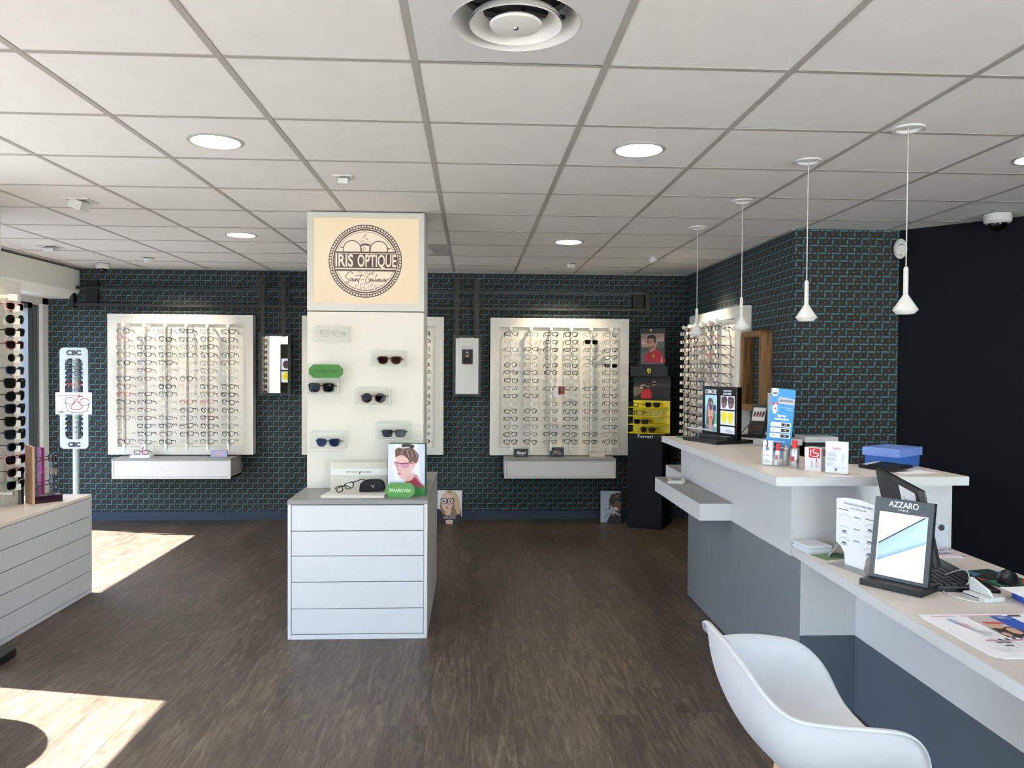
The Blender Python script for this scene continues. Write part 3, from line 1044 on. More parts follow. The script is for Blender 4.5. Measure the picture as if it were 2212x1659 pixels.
# spectacles rising behind the band
lring(-228, 205, 150, 15, YL - 0.0005, -14, 194)
lring(232, 200, 150, 15, YL - 0.0005, -12, 192)
lline([(-88, 262), (-40, 285), (20, 290), (80, 268)], 30, YL - 0.0005)
lline([(-92, 262), (-70, 220), (-72, 166)], 12, YL - 0.0005)
lline([(88, 262), (70, 220), (74, 166)], 12, YL - 0.0005)
lline([(-378, 232), (-412, 236), (-424, 244)], 18, YL - 0.0005)
lline([(380, 222), (412, 222), (424, 224)], 18, YL - 0.0005)
for bx_, bz_, br_ in ((-5, 448, 15), (-25, 410, 12), (28, 382, 14), (-52, 335, 27), (-18, 223, 20), (-36, 185, 9), (52, 300, 34),
                      (-98, -192, 20), (2, -212, 11), (48, -185, 24), (140, -186, 10), (-48, -420, 38), (-158, -430, 20), (82, -460, 34), (118, -400, 14), (182, -436, 24), (-80, -474, 12), (0, -496, 22)):
    lring(bx_, bz_, br_, 6, YL - 0.0005)
lring(0, 0, 500, 4, YL - 0.0005, 236, 304)
# hand-written place name
scr = [
    [(740, 1075), (728, 1035), (690, 1035), (640, 1085), (620, 1125), (650, 1150), (678, 1175), (672, 1210), (640, 1232), (628, 1220), (652, 1205)],
    [(742, 1150), (715, 1145), (697, 1175), (712, 1192), (738, 1160), (744, 1150), (738, 1185), (752, 1192), (772, 1160)],
    [(775, 1150), (766, 1185), (780, 1192), (796, 1165)], [(784, 1120), (787, 1116)],
    [(800, 1150), (792, 1192), (812, 1158), (828, 1152), (824, 1185), (838, 1192), (856, 1160)],
    [(905, 1070), (880, 1110), (850, 1190), (846, 1240)], [(785, 1098), (860, 1092), (955, 1104)],
    [(890, 1172), (942, 1166)],
    [(1085, 1080), (1080, 1050), (1040, 1065), (985, 1130), (965, 1200), (985, 1232), (1020, 1200), (1050, 1150), (1005, 1165)], [(1050, 1150), (1036, 1235)],
    [(1095, 1155), (1070, 1150), (1056, 1180), (1070, 1195), (1094, 1160), (1092, 1190), (1106, 1194), (1125, 1165)],
    [(1160, 1065), (1136, 1140), (1130, 1185), (1142, 1195), (1160, 1165)],
    [(1170, 1155), (1160, 1196), (1182, 1160), (1194, 1158), (1186, 1196), (1208, 1160), (1220, 1158), (1212, 1190), (1226, 1194), (1240, 1168)],
    [(1246, 1155), (1238, 1188), (1250, 1195), (1264, 1172)], [(1258, 1128), (1261, 1124)],
    [(1268, 1180), (1294, 1165), (1286, 1150), (1268, 1165), (1268, 1190), (1290, 1192), (1308, 1168)],
    [(1314, 1152), (1308, 1196), (1326, 1165), (1358, 1146)],
]
for st in scr:
    lline([(a - 962, 848 - b) for a, b in st], 11, YL - 0.0006)
lg.build('sign_logo', [BROWN, PALE], t)
lettering(t, 'IRIS', LC[0] - 365 * S, YL - 0.0018, LC[1] - 2 * S, 0.104, PALE, width=0.108, bold=0.0022, ext=0.0001)
lettering(t, 'OPTIQUE', LC[0] + 197 * S, YL - 0.0018, LC[1] - 2 * S, 0.104, PALE, width=0.236, bold=0.0022, ext=0.0001)

# ------------------------------------------------------------------ wall drawers below the racks
def wall_drawer(x0, x1, label):
    t = thing('wall_drawer', label, 'wall drawer', (x0, 7.45, 0.46), 0, 'wall hung drawers under the racks')
    w = x1 - x0
    MB().b(0, 0.016, 0, 0.35, 0, 0.172).b(w - 0.016, w, 0.004, 0.35, 0, 0.172).b(0, w, 0, 0.35, 0, 0.016).b(0.016, w - 0.016, 0.02, 0.35, 0.016, 0.17).build('carcass', GREY_SIDE, t)
    MB().b(0, w, -0.001, 0.004, 0, 0.017).b(0, 0.017, -0.001, 0.004, 0.017, 0.172).b(w - 0.017, w, -0.001, 0.004, 0.017, 0.172).build('front_edge', WHITE, t)
    MB().b(0.019, w - 0.019, 0.002, 0.02, 0.019, 0.17).build('drawer_front', WHITE, t, bevel=0.001)
    MB().b(-0.002, w + 0.002, -0.003, 0.35, 0.172, 0.19).build('top', GREY_TOP, t)


wall_drawer(-3.375, -2.278, 'white wall drawer with grey top under the rack by the sliding window')
wall_drawer(0.315, 1.394, 'white wall drawer with grey top under the rack beside the kiosk')

# ------------------------------------------------------------------ sliding mirror rail and mirrors
t = thing('mirror_rail', 'long black steel double rail across the back wall above the racks', 'rail', (-3.86, 7.8, 2.08))
for z in (0.195, 0.03):
    MB().b(0, 5.63, -0.075, -0.045, z - 0.012, z + 0.012).b(0, 5.63, -0.085, -0.040, z + 0.012, z + 0.016).build('rail_bar', BLACK_METAL, t)
MB().b(-0.02, 0.012, -0.09, -0.03, -0.005, 0.235).build('end_cap', BLACK_METAL, t)
MB().b(5.59, 5.635, -0.09, -0.03, 0.0, 0.225).build('end_cap', BLACK_METAL, t)
for x in (0.11, 5.47):
    MB().b(x, x + 0.11, -0.045, 0.0, -0.0, 0.27).b(x + .03, x + .08, -0.05, -0.04, 0.09, 0.15).build('wall_bracket', pm('black bracket', '#0e0e10', 0.6), t)


def hang_mirror(x0, x1, label, sx):
    t = thing('hanging_mirror', label, 'mirror', (x0, 7.715, 1.245))
    w, h = x1 - x0, 0.60
    MB().ringplate([(0, 0), (w, 0), (w, h), (0, h)], [(0.03, 0.02), (w - 0.03, 0.02), (w - 0.03, h - 0.025), (0.03, h - 0.025)], -0.012, 0.03).build('mirror_frame', BLACK_METAL, t, bevel=0.002)
    MB().b(0.03, w - 0.03, -0.004, 0.004, 0.02, h - 0.025).build('mirror_glass', MIRROR, t)
    for x in sx:
        s = MB().b(x - x0 - 0.022, x - x0 + 0.022, -0.022, -0.013, h - 0.03, 2.40 - 1.245).build('strap', BLACK_METAL, t)
        for z in (2.335, 2.165):
            MB().disc(x - x0 + 0.004, z - 1.245, 0.047, -0.012, -0.001, 24).disc(x - x0, z - 1.245, 0.012, -0.034, -0.021, 12).build('roller', pm('black roller', '#141416', 0.5), s)


hang_mirror(-2.085, -1.775, 'black framed mirror hanging from straps nearer the sliding window', (-2.045, -1.845))
hang_mirror(-0.195, 0.09, 'black framed mirror hanging from straps between pillar and kiosk side rack', (-0.155, 0.038))

# ------------------------------------------------------------------ eyewear
SHAPES = {
    'o': dict(a=.0235, b=.0225, n=2.0, taper=0.0), 'p': dict(a=.0245, b=.0215, n=2.3, taper=.14), 'r': dict(a=.0265, b=.0165, n=3.6, taper=.10),
    's': dict(a=.0262, b=.0200, n=3.4, taper=.10), 'c': dict(a=.0275, b=.0210, n=2.8, taper=.22, cat=.16), 'v': dict(a=.0300, b=.0250, n=3.6, taper=.12, cat=.05),
    'a': dict(a=.0280, b=.0230, n=2.6, taper=.24), 'w': dict(a=.0275, b=.0190, n=4.5, taper=.16), 'O': dict(a=.0285, b=.0255, n=2.1, taper=.02),
}
SNAME = {'o': 'round', 'p': 'soft round', 'r': 'rectangular', 's': 'square', 'c': 'cat-eye', 'v': 'oversized', 'a': 'aviator', 'w': 'wide square', 'O': 'large round'}
COLS = {'k': ('black', '#141418'), 'n': ('navy', '#1d2b52'), 'r': ('red', '#b0262a'), 'b': ('brown', '#5a3d2c'), 'g': ('dark grey', '#46474b'), 'w': ('wine', '#5a1a2c'),
        'c': ('clear', '#cfcbc2'), 's': ('silver', '#77767a'), 't': ('tortoise', '#4a2413'), 'm': ('mint green', '#8fa893'), 'i': ('pink', '#b98a90'), 'd': ('gold', '#b08d57')}
RIM = {'k': .0050, 'n': .0046, 'r': .0040, 'b': .0036, 'g': .0032, 'w': .0044, 'c': .0034, 's': .0014, 't': .0050, 'm': .0030, 'i': .0040, 'd': .0016}
FR = {k: pm('frame ' + v[0], v[1], 0.36, metal=0.8 if k in 'sd' else 0.0, spec=0.35, noise=0.25 if k == 't' else 0.0, nscale=90) for k, v in COLS.items()}
FR['c'] = clearmat('frame clear', (0.9, 0.88, 0.84), 0.1, 0.15, body=0.42, bodycol=lin('#cdc7bb'))
LENS_S = {'clear': LENS, 'smoke': clearmat('smoke lens', (0.03, 0.03, 0.035), 0.02), 'brown': clearmat('brown lens', (0.16, 0.07, 0.04), 0.02),
          'green': clearmat('green lens', (0.03, 0.045, 0.03), 0.02), 'blue': clearmat('blue lens', (0.12, 0.19, 0.36), 0.02), 'grey': clearmat('grey lens', (0.16, 0.18, 0.18), 0.02),
          'plum': clearmat('plum lens', (0.10, 0.05, 0.09), 0.02), 'bluegrey': clearmat('blue grey lens', (0.10, 0.15, 0.20), 0.02)}
TAGM = pm('price tag', '#8d8f94', 0.5)
CACHE = {}


def outline(sh, n=26):
    p = SHAPES[sh]
    out = []
    for i in range(n):
        t = 2 * pi * i / n
        c, s = cos(t), sin(t)
        x = p['a'] * math.copysign(abs(c) ** (2 / p['n']), c)
        z = p['b'] * math.copysign(abs(s) ** (2 / p['n']), s)
        x *= 1 + p['taper'] * z / p['b']
        if p.get('cat') and x > 0 and z > -p['b'] * .2:
            z += p['cat'] * x * 0.5
        out.append((x, z))
    return out


def wrap(mb):
    mb.v = [(x, y + 2.4 * x * x, z) for x, y, z in mb.v]
    return mb


def spec_meshes(sh, rim, k, bend):
    key = (sh, rim, bend)
    if key in CACHE:
        return CACHE[key]
    p = SHAPES[sh]
    o = outline(sh)
    a = p['a'] * 1.0 + 0.0095
    fr = MB()
    lens = {}
    n = len(o)
    for sgn in (-1, 1):
        c = [(a * sgn + x * sgn, z) for x, z in o]
        if sgn < 0:
            c = c[::-1]
        inn = [(a * sgn + (x - a * sgn) * (1 - rim / p['a'] * .5), z * (1 - rim / p['b'] * .5)) for x, z in c]
        out = [(a * sgn + (x - a * sgn) * (1 + rim / p['a'] * .5), z * (1 + rim / p['b'] * .5)) for x, z in c]
        fr.ringplate(out, inn, -0.0016, 0.0016)
        lens[sgn] = wrap(MB().plate(inn, -0.0004, 0.0004)).mesh('lens', LENS)
    w = a + p['a'] * (1 + p['taper'] * .6)
    zc = p['b'] * 0.45
    br = max(rim * .6, .0011)
    fr.tube([(-0.0115, 0, zc * .6), (-0.006, -0.001, zc * 1.0), (0.006, -0.001, zc * 1.0), (0.0115, 0, zc * .6)], br, 6)
    for sgn in (-1, 1):
        fr.tube([(sgn * (w - 0.003), 0, zc), (sgn * (w + 0.003), 0.0006, zc + 0.001), (sgn * (w + 0.0045), 0.008, zc + 0.001)], max(rim * .7, .0013), 6)
    wrap(fr)
    front = fr.mesh('frame_front', FR['k'])
    temple = {}
    tr = max(rim * .58, .0011)
    for sgn in (-1, 1):
        x = sgn * (w + 0.0045)
        pts = [(x, 0.0075 + 2.4 * x * x, zc + 0.001), (x + sgn * .001, 0.04, zc), (x - sgn * .001, 0.095, zc - 0.003), (x - sgn * .004, 0.112, zc - 0.010), (x - sgn * .007, 0.136, zc - 0.030)]
        if bend:
            pts = [(q[0], q[1], q[2]) for q in pts]
        temple[sgn] = MB().tube(smooth_pts(pts, 3), [tr] * 13, 5).mesh('temple', FR['k'])
    tg = MB().at(w + 0.006, 0.055, zc - 0.006).b(-0.0008, 0.0008, -0.008, 0.008, -0.006, 0.006).mesh('price_tag', TAGM)
    CACHE[key] = (front, lens, temple, tg, w, zc)
    return CACHE[key]


def setmat(o, m):
    o.material_slots[0].link = 'OBJECT'
    o.material_slots[0].material = m


def eyewear(code, loc, rz=0.0, label='', group=None, lens='clear', rx=0.0, ry=0.0, tagged=False, scale=1.0, rim=None, temple_col=None):
    """code = colour letter + shape letter; front faces local -Y"""
    c, sh = code[0], code[1]
    front, ln, tp, tg, w, zc = spec_meshes(sh, rim or RIM[c], c, 0)
    sun_ = lens != 'clear'
    t = thing('sunglasses' if sun_ else 'eyeglasses', label, 'sunglasses' if sun_ else 'eyeglasses', loc, rz, group, rx, ry)
    t.scale = (scale,) * 3
    parts = [('frame_front', front, FR[c])]
    for s in (-1, 1):
        parts.append(('lens', ln[s], LENS_S[lens]))
        parts.append(('temple', tp[s], FR[temple_col or c]))
    if tagged:
        parts.append(('price_tag', tg, TAGM))
    for nm, me, mt in parts:
        o = bpy.data.objects.new(nm, me)
        COL.objects.link(o)
        o.parent = t
        setmat(o, mt)
    return t


ROWH = 0.0755
Z_TOP = 1.860


def rack(loc, rz, label, codes, word, group, rows=15, tagged=False, lean=0.0, w=1.385):
    """display board with rods of eyewear; local x along the board, front at y=0 facing -Y"""
    t = thing('eyewear_rack', label, 'eyewear rack', loc, rz)
    h = 1.365
    b = 0.092
    MB().b(0.01, w - 0.01, 0.045, 0.095, 0.01, h - 0.01).build('back_board', PANEL, t)
    MB().ringplate([(0, 0), (w, 0), (w, h), (0, h)], [(b, b * .85), (w - b, b * .85), (w - b, h - b), (b, h - b)], 0.0, 0.1).build('board_frame', PANEL, t, bevel=0.0015)
    ncol = len(codes)
    pitch = 0.1966
    x0 = w / 2 - pitch * 2.5
    M = Matrix.Rotation(rz, 3, 'Z')
    zt = Z_TOP - loc[2]
    clip = CACHE.setdefault('clip', MB().b(-0.006, 0.006, -0.036, 0.004, -0.026, 0.003).mesh('clip', CLIPM))
    rodm = CACHE.setdefault('rodmesh', MB().b(-0.005, 0.005, -0.006, 0.030, -1.125, 0.06).mesh('rod', ROD))
    brk = CACHE.setdefault('brk', MB().b(-0.008, 0.008, -0.02, 0.145, 0.045, 0.062).b(-0.014, 0.014, -0.026, 0.0, 0.035, 0.066).mesh('rod_bracket', CLIPM))
    brk2 = CACHE.setdefault('brk2', MB().b(-0.008, 0.008, -0.012, 0.145, -1.10, -1.085).b(-0.009, 0.009, -0.02, 0.008, -1.145, -1.085).mesh('rod_bracket', CLIPM))
    for ci, col in enumerate(codes):
        if col is None:
            continue
        x = x0 + pitch * ci
        rod = bpy.data.objects.new('rod', rodm)
        COL.objects.link(rod)
        rod.parent = t
        rod.location = (x, -0.10, zt)
        for bm_ in (brk, brk2):
            q = bpy.data.objects.new('rod_bracket', bm_)
            COL.objects.link(q)
            q.parent = rod
        cells = col.split(',')
        for ri in range(15):
            z = -ROWH * ri
            q = bpy.data.objects.new('clip', clip)
            COL.objects.link(q)
            q.parent = rod
            q.location = (0, -0.005, z)
            if ri >= len(cells) or cells[ri] in ('', '--'):
                continue
            cd = cells[ri]
            lens = 'clear'
            if cd.endswith('!'):
                lens = 'smoke'
            rim = .0066 if cd.endswith('+') else (RIM[cd[0]] * (1 + 0.12 * random.uniform(-1, 1)) if False else None)
            p = Vector(loc) + M @ Vector((x + random.uniform(-.003, .003), -0.124, zt + z + random.uniform(-.003, .003) - 0.004))
            place = word(ri, ci)
            kind = 'sunglasses' if lens != 'clear' else 'eyeglasses'
            lab = '%s %s %s, %s' % (COLS[cd[0]][0], SNAME[cd[1]], kind, place)
            tilt = random.gauss(0, 0.035)
            if cd.endswith('~'):
                tilt = 0.42
            eyewear(cd[:2], p, rz + random.gauss(0, 0.02), lab, group, lens, ry=tilt, rx=random.gauss(0, 0.03), tagged=tagged, rim=rim)
    return t


cA = ['ko,ro~,gr,gs,kp,cs,ns,bs,rr,ns,gp,gs,--,cp,wo', 'cs,nr,kr,kr,nr,wr,wr,cr,kr,kr,br,wr,kr,kr,gr', 'bs,ko+,bp,ks,ks,cs,wp,ko+,ks,cs,cs,gr,kr,bo,ko',
      'kr+,ks,gp,ks,cs,cs,ko,cs,cs,rp,kp,go,ks,ks,cs', 'gs,kp,ks,ks,bs,bs,gp,ks,ws,rs,kp,wr+,ks,kp,gs', 'ks,ko,go,kp,ws,cs,so,kp,kr+,kp,ko,so,gp,ko,gs']
cB = ['kr,sp,gs,cs,ko,kr,ks,gr,kr,cs,ko,kr,gr,ks,ks', 'gr,cs,kr,gp,gp,ks,kr,gs,kr,cs,ko,kr,gr,gr,kp', 'kr+,kr,kr,gr,kr,ko,cs,kr,cs,gr,gr,gr,gr,kr,gr',
      'ks+,ks,kr,gr,kr,kr,cs,kr,cs,kp,kp,kr,kr,kp,ks', 'gr,ks!,gr,gr,gr,cp,cs,kr,gr,gr,wr,gr,cs,kr,kr', 'gr,gr,kr,kr,kr!,gs,gr,gs,kr,ks,wr,gr,kr,gr,kp']
cM = [None, None, None, None, None, 'kr,kr,gr,ks,kr,kr,gr,kr,kr,ks,gr,gr,gr,gr,kr']
cR = ['ks,kr,gs,ks,ks,gs,kr,ks,ks,gs,ks,kr,gs', 'ws,ks,ks,gs,ks,gs,ks,ks,gs,ks,ks,ks,gs', 'ks,ks,ks,ks,gs,ks,ws,ks,gs,ks,ks,gs,ks',
      'gs,cs,bs,cs,gs,bs,ns', 'ks,gs,ks,rs,ks,bs,cs', 'ks,rs,ks,ks,ks,ks,ns']


def wA(r, c):
    return '%s%s on %s rod from the sliding window' % (ORD[r], '' if r in (0, 14) else ' from top', ['first', 'second', 'third', 'fourth', 'fifth', 'sixth'][c])


def wB(r, c):
    return '%s%s on %s rod from the black kiosk' % (ORD[r], '' if r in (0, 14) else ' from top', ['sixth', 'fifth', 'fourth', 'third', 'second', 'first'][c])


def wM(r, c):
    return '%s%s on rod half hidden behind the sign pillar' % (ORD[r], '' if r in (0, 14) else ' from top')


def wR(r, c):
    return '%s%s on %s rod from the walnut frame' % (ORD[r], '' if r == 0 else ' from top', ['sixth', 'fifth', 'fourth', 'third', 'second', 'first'][c])


rack((-3.524, 7.7, 0.659), 0, 'white eyewear rack on the back wall nearest the sliding window', cA, wA, 'eyeglasses on the rack by the sliding window', tagged=True)
rack((-1.668, 7.7, 0.659), 0, 'white eyewear rack mostly hidden behind the sign pillar', cM, wM, 'eyeglasses on the rack behind the pillar')
rack((0.178, 7.7, 0.655), 0, 'white eyewear rack on the back wall beside the black kiosk', cB, wB, 'eyeglasses on the rack beside the kiosk')
rack((2.08, 7.365, 0.66), -pi / 2, 'white eyewear rack on the patterned side wall beside the walnut frame', cR, wR, 'eyeglasses on the side wall rack', tagged=True)

# ------------------------------------------------------------------ sunglasses rack by the window
t = thing('sunglasses_rack', 'tall white board with a rod of sunglasses standing on the long cabinet', 'eyewear rack', (-2.86, 5.085, 0.66), pi / 2)
MB().b(-0.80, 0.0, 0.0, 0.10, 0.0, 1.385).build('back_board', PANEL, t, bevel=0.002)
sx = -0.235
MB().b(sx - 0.006, sx + 0.006, -0.081, -0.045, 0.06, 1.285).build('rod', ROD, t)
MB().b(sx - 0.01, sx + 0.01, -0.081, 0.0, 1.265, 1.285).b(sx - 0.014, sx + 0.02, -0.10, -0.065, 1.25, 1.29).build('rod_bracket', CLIPM, t)
MB().b(sx - 0.01, sx + 0.01, -0.081, 0.0, 0.075, 0.09).build('rod_bracket', CLIPM, t)
spec_ = [('is', 'brown'), ('mO', 'plum'), ('ks', 'smoke'), ('ws', 'smoke'), ('mo', 'brown'), ('ns', 'bluegrey'), ('kv', 'smoke'), ('kO', 'plum'), ('nv', 'smoke'), ('kv', 'smoke'),
         ('nv', 'smoke'), ('np', 'smoke'), ('iv', 'smoke'), ('tp', 'green'), ('mv', 'plum')]
names = ['red-pink framed', 'mint framed', 'plain black', 'dark wine', 'olive round', 'pale blue lensed', 'black square', 'large black round', 'navy oversized', 'heavy black', 'thick navy', 'slim navy', 'pink framed', 'tortoise', 'pale green framed']
for i in range(15):
    z = 1.215 - i * 0.0772
    MB().b(sx - 0.006, sx + 0.006, -0.122, -0.069, z - 0.030, z + 0.006).build('clip', CLIPM, t)
    cd, le = spec_[i]
    lab = '%s sunglasses, %s%s on the rod above the long cabinet' % (names[i], ORD[i], '' if i in (0, 14) else ' from top')
    eyewear(cd, (-2.86 + 0.104, 5.085 + sx, 0.66 + z), pi / 2 - 0.2 + random.gauss(0, 0.03), lab, 'sunglasses on the rod above the long cabinet', le, rx=random.gauss(0, .03), ry=random.gauss(0, .03), scale=1.12, temple_col={'i': 'w', 'o': 'g'}.get(cd[0]))
tag(MB().b(-2.855, -2.74, 4.70, 4.86, 0.66, 0.775).build('acrylic_riser', ACRYL, None), 'clear acrylic block on the long cabinet below the sunglasses', 'acrylic riser')

# little beech and magenta display
t = thing('sunglasses_display', 'beech, magenta and plum acrylic display stand on the cabinet end', 'display stand', (-2.70, 4.935, 0.66), radians(46.8))
MB().b(0.0, 0.16, 0.002, 0.14, 0, 0.045).build('base', PLUM, t, bevel=0.002)
wd = [(0.0, 0), (0.125, 0), (0.125, 0.365), (0.0, 0.365)]
MB().at(0, 0, 0, rz=pi / 2).plate([(0.0, 0), (0.13, 0), (0.13, 0.18), (0.118, 0.19), (0.118, 0.22), (0.13, 0.23), (0.13, 0.27), (0.118, 0.28), (0.118, 0.31), (0.13, 0.32), (0.13, 0.365), (0.0, 0.355)], 0.0, 0.013).build('back_panel', BEECH, t)
MB().b(0.055, 0.059, 0.012, 0.125, 0.05, 0.345).build('acrylic_sheet', PURPLE_ACR, t)
MB().b(0.10, 0.116, 0.06, 0.075, 0.05, 0.29).build('post', ACRYL, t)
for i, (cd, le, lb) in enumerate((('tv', 'brown', 'tortoise sunglasses, upper pair on the magenta acrylic display'), ('do', 'clear', 'thin gold framed glasses, middle pair on the magenta display'), ('kc', 'clear', 'black cat-eye glasses, lowest pair on the magenta display'))):
    M = Matrix.Rotation(radians(46.8), 3, 'Z')
    p = Vector((-2.70, 4.935, 0.66)) + M @ Vector((0.135, 0.068, 0.265 - i * 0.078))
    eyewear(cd, p, radians(46.8 + 90), lb, 'glasses on the magenta display', le)
tag(MB().b(-2.80, -2.782, 4.93, 4.965, 0.66, 0.88).build('card_box', pm('black box with orange print', '#15100f', 0.4), None), 'slim black card box between the rack and the magenta display', 'box')

# floor stand with a lit panel, mostly outside the picture
t = thing('floor_display', 'black floor display stand whose base corner shows beside the long cabinet', 'display stand', (-2.555, 3.985, 0))
MB().b(-0.18, 0.18, -0.18, 0.18, 0, 0.042).build('base', BLACK, t, bevel=0.006)
MB().b(-0.2, 0.09, -0.12, 0.14, 0.042, 1.15).build('column', BLACK, t, bevel=0.003)
MB().b(-0.2, 0.09, -0.12, 0.14, 1.15, 1.85).build('head', BLACK, t, bevel=0.003)
a = Art(0.24, 0.34, '#e9eef8', 1.0)
a.R('#101010', 0, 1, .46, .52)
for cz, c in ((.75, '#4a3a44'), (.26, '#f0e000')):
    a.E(c, .28, cz, .19, .17).E(c, .72, cz, .19, .17).R(c, .4, .6, cz + .03, cz + .06)
a.build('lit_panel', t, (0.06, 0.145, 1.3), (0, 0, pi))

# reading glasses stand
t = thing('reading_glasses_stand', 'white reading glasses stand on a pole beside the sliding window', 'display stand', (-3.675, 7.38, 0))
MB().lathe([(0.13, 0), (0.13, 0.012), (0.03, 0.02), (0.0001, 0.02)], 32).build('base', METAL_W, t)
MB().tube([(0, 0.017, 0.015), (0, 0.017, 1.6184)], 0.025, 16).build('pole', pm('pale blue white pole', '#b4c0c2', 0.35, noise=0.01), t, smooth=True)
ou = rrect(-0.128, 0.128, 0.7512, 1.6861, 0.037)
inn = rrect(-0.081, 0.081, 0.8373, 1.5877, 0.05)
bd = MB().ringplate(ou, inn, -0.012, -0.008)
for s in (-1, 1):
    for i in range(16):
        z = 0.9173 + i * 0.0424
        if i == 9 or i == 8:
            continue
        bd.plate([(s * 0.081, z - 0.012), (s * 0.062, z + 0.012), (s * 0.067, z + 0.014), (s * 0.081, z + 0.008)], -0.012, -0.008)
bd.build('sign_board', pm('pale grey white board', '#b9c0c1', 0.4, noise=.01), t)
lettering(t, 'CIIC', 0, -0.0125, 1.6368, 0.059, BLACK, width=0.135, bold=0.0035)
lettering(t, 'CIIC', 0, -0.0125, 0.7882, 0.055, BLACK, width=0.112, bold=0.0032)
for i in range(4):
    MB().tube([(0.0275 * cos(a_), 0.017 + 0.0275 * sin(a_), 0.905 + i * 0.044) for a_ in [x * 2 * pi / 12 for x in range(12)]], 0.002, 5, closed=True).build('pole_ring', BLACK, t)
for i, (cd, lb) in enumerate((('gr', 'silver blue'), ('kr', 'black'), ('nr', 'blue rimmed'), ('gr', 'dark grey'), ('rr', 'red'), ('nr', 'pale blue'))):
    eyewear(cd, (-3.675, 7.35, 1.52 + (1.548 - i * 0.043 - 1.52) * 1.23), random.gauss(0, .05), '%s reading glasses, %s%s in the white pole stand' % (lb, ORD[i] if i < 5 else 'lowest', ' from top' if 0 < i < 5 else ''), 'reading glasses in the pole stand', rx=radians(4), scale=1.05)
t = thing('picture_card', 'white card picturing red and black glasses on the pole stand', 'card', (-3.83, 7.345, 1.071))
a = Art(0.326, 0.203, '#e6e6e4')
a.R('#8b8b90', .05, .66, .84, .87).R('#55555a', .55, .66, .84, .87)
a.O('#23234a', .40, .62, .13, .016, rz=.10).O('#23234a', .80, .56, .13, .016, rz=.10)
a.L('#23234a', [(.27, .6), (.31, .35), (.36, .14), (.6, .08), (.86, .16), (.93, .55)], .016)
a.L('#b3202c', [(.68, .92), (.56, .6), (.42, .30), (.62, .22), (.74, .35), (.64, .55), (.6, .62)], .022)
a.L('#b3202c', [(.62, .8), (.76, .82)], .03, False)
a.build('card_print', t)
MB().b(0, 0.326, 0.0005, 0.004, 0, 0.203).build('card', PAPER, t)
lettering(t, 'CIIC', 0.055, -0.0055, 0.02, 0.025, BLACK, width=0.062, bold=0.0008, ext=.0001)

# ------------------------------------------------------------------ things on the pillar and its cabinet
PY_F = 4.695


def holder(px, z, label):
    t = thing('acrylic_holder', label, 'acrylic holder', (px, 4.81, z), 0, 'clear acrylic holders on the sign pillar')
    w, h, d = 0.105, 0.10, 0.115
    k = 0.003
    MB().b(-w, w, -0.006, -0.001, 0, h + 0.01).build('back_plate', ACRYL, t)
    MB().b(-w, w, -d, -0.006, 0, k).b(-w, w, -d, -0.006, h - k, h).build('tray', ACRYL, t)
    MB().b(-w, -w + k, -d, -0.006, k, h - k).build('side_wall', ACRYL, t)
    MB().b(w - k, w, -d, -0.006, k, h - k).build('side_wall', ACRYL, t)
    e = MB()
    o_ = rrect(-w, w, 0, h, 0.008, 3)
    i_ = rrect(-w + .0022, w - .0022, .0022, h - .0022, 0.006, 3)
    e.ringplate(o_, i_, -d - 0.002, -d).build('polished_edge', clearmat('polished acrylic edge', (.95, .97, .96), 0.1, 0.1, body=0.35, bodycol=(.95, .97, .96)), t)


HX = lambda px: -0.955 + (px - 679) / 1677 * 4.70
HOLD = [(716.5, 1.668, 'uppermost, holding thin silver glasses', 'ss', 'clear', 'thin silver square eyeglasses in the uppermost pillar holder', None),
        (840, 1.525, 'on the aisle side, holding brown sunglasses', 'tc', 'brown', 'brown tortoise cat-eye sunglasses in the upper aisle side holder', None),
        (695, 1.354, 'right below the green sign', 'kv', 'smoke', 'large black cat-eye sunglasses under the green octagonal sign', None),
        (806, 1.292, 'in the middle, holding round sunglasses', 'tO', 'plum', 'round dark tortoise sunglasses in the middle pillar holder', None),
        (850, 1.085, 'lower aisle side, holding black square sunglasses', 'kw', 'grey', 'black square sunglasses in the lower aisle side holder', None),
        (709, 1.026, 'lowest one, holding navy sunglasses', 'nc', 'blue', 'navy cat-eye sunglasses in the lowest pillar holder', None)]
for px, z, lb, cd, le, gl, _ in HOLD:
    x = HX(px)
    holder(x, z, 'clear acrylic holder on the pillar, ' + lb)
    sh = SHAPES[cd[1]]
    eyewear(cd, (x + 0.004, 4.722, z + 0.0065 + sh['b'] + (0.012 if cd != 'ss' else 0.03)), random.gauss(0, .06), gl, 'glasses in the acrylic pillar holders', le, scale=1.06, rx=radians(-4), tagged=(cd in ('ss',)), rim=.0052 if cd[0] in 'ktn' else None, temple_col='n' if cd in ('ss', 'tc') else None)


def octo(w, h, c):
    return [(c, 0), (w - c, 0), (w, c), (w, h - c), (w - c, h), (c, h), (0, h - c), (0, c)]


t = thing('octagonal_sign', 'green octagonal sign standing on the acrylic holder of black sunglasses', 'sign', (-0.982, 4.725, 1.455))
MB().plate(octo(0.2, 0.081, 0.026), 0, 0.03).build('sign_block', pm('leaf green card', '#3c7a2c', 0.55, noise=0.02), t, bevel=0.001)
lettering(t, 'SWAROVSKI', 0.1, -0.0004, 0.04, 0.034, pm('dark green ink', '#1f5a2a', 0.3), width=0.158, ext=0.0006)
t = thing('octagonal_sign', 'light green octagonal sign leaning before the picture box on the cabinet', 'sign', (-0.489, 4.442, 0.779), radians(-5))
MB().plate(octo(0.166, 0.083, 0.024), 0, 0.03).build('sign_block', pm('fresh green card', '#528c46', 0.5, noise=0.02), t, bevel=0.001)
lettering(t, 'SWAROVSKI', 0.083, -0.0004, 0.041, 0.027, pm('pale green foil', '#e2f7d4', 0.25), width=0.125, ext=0.0006)

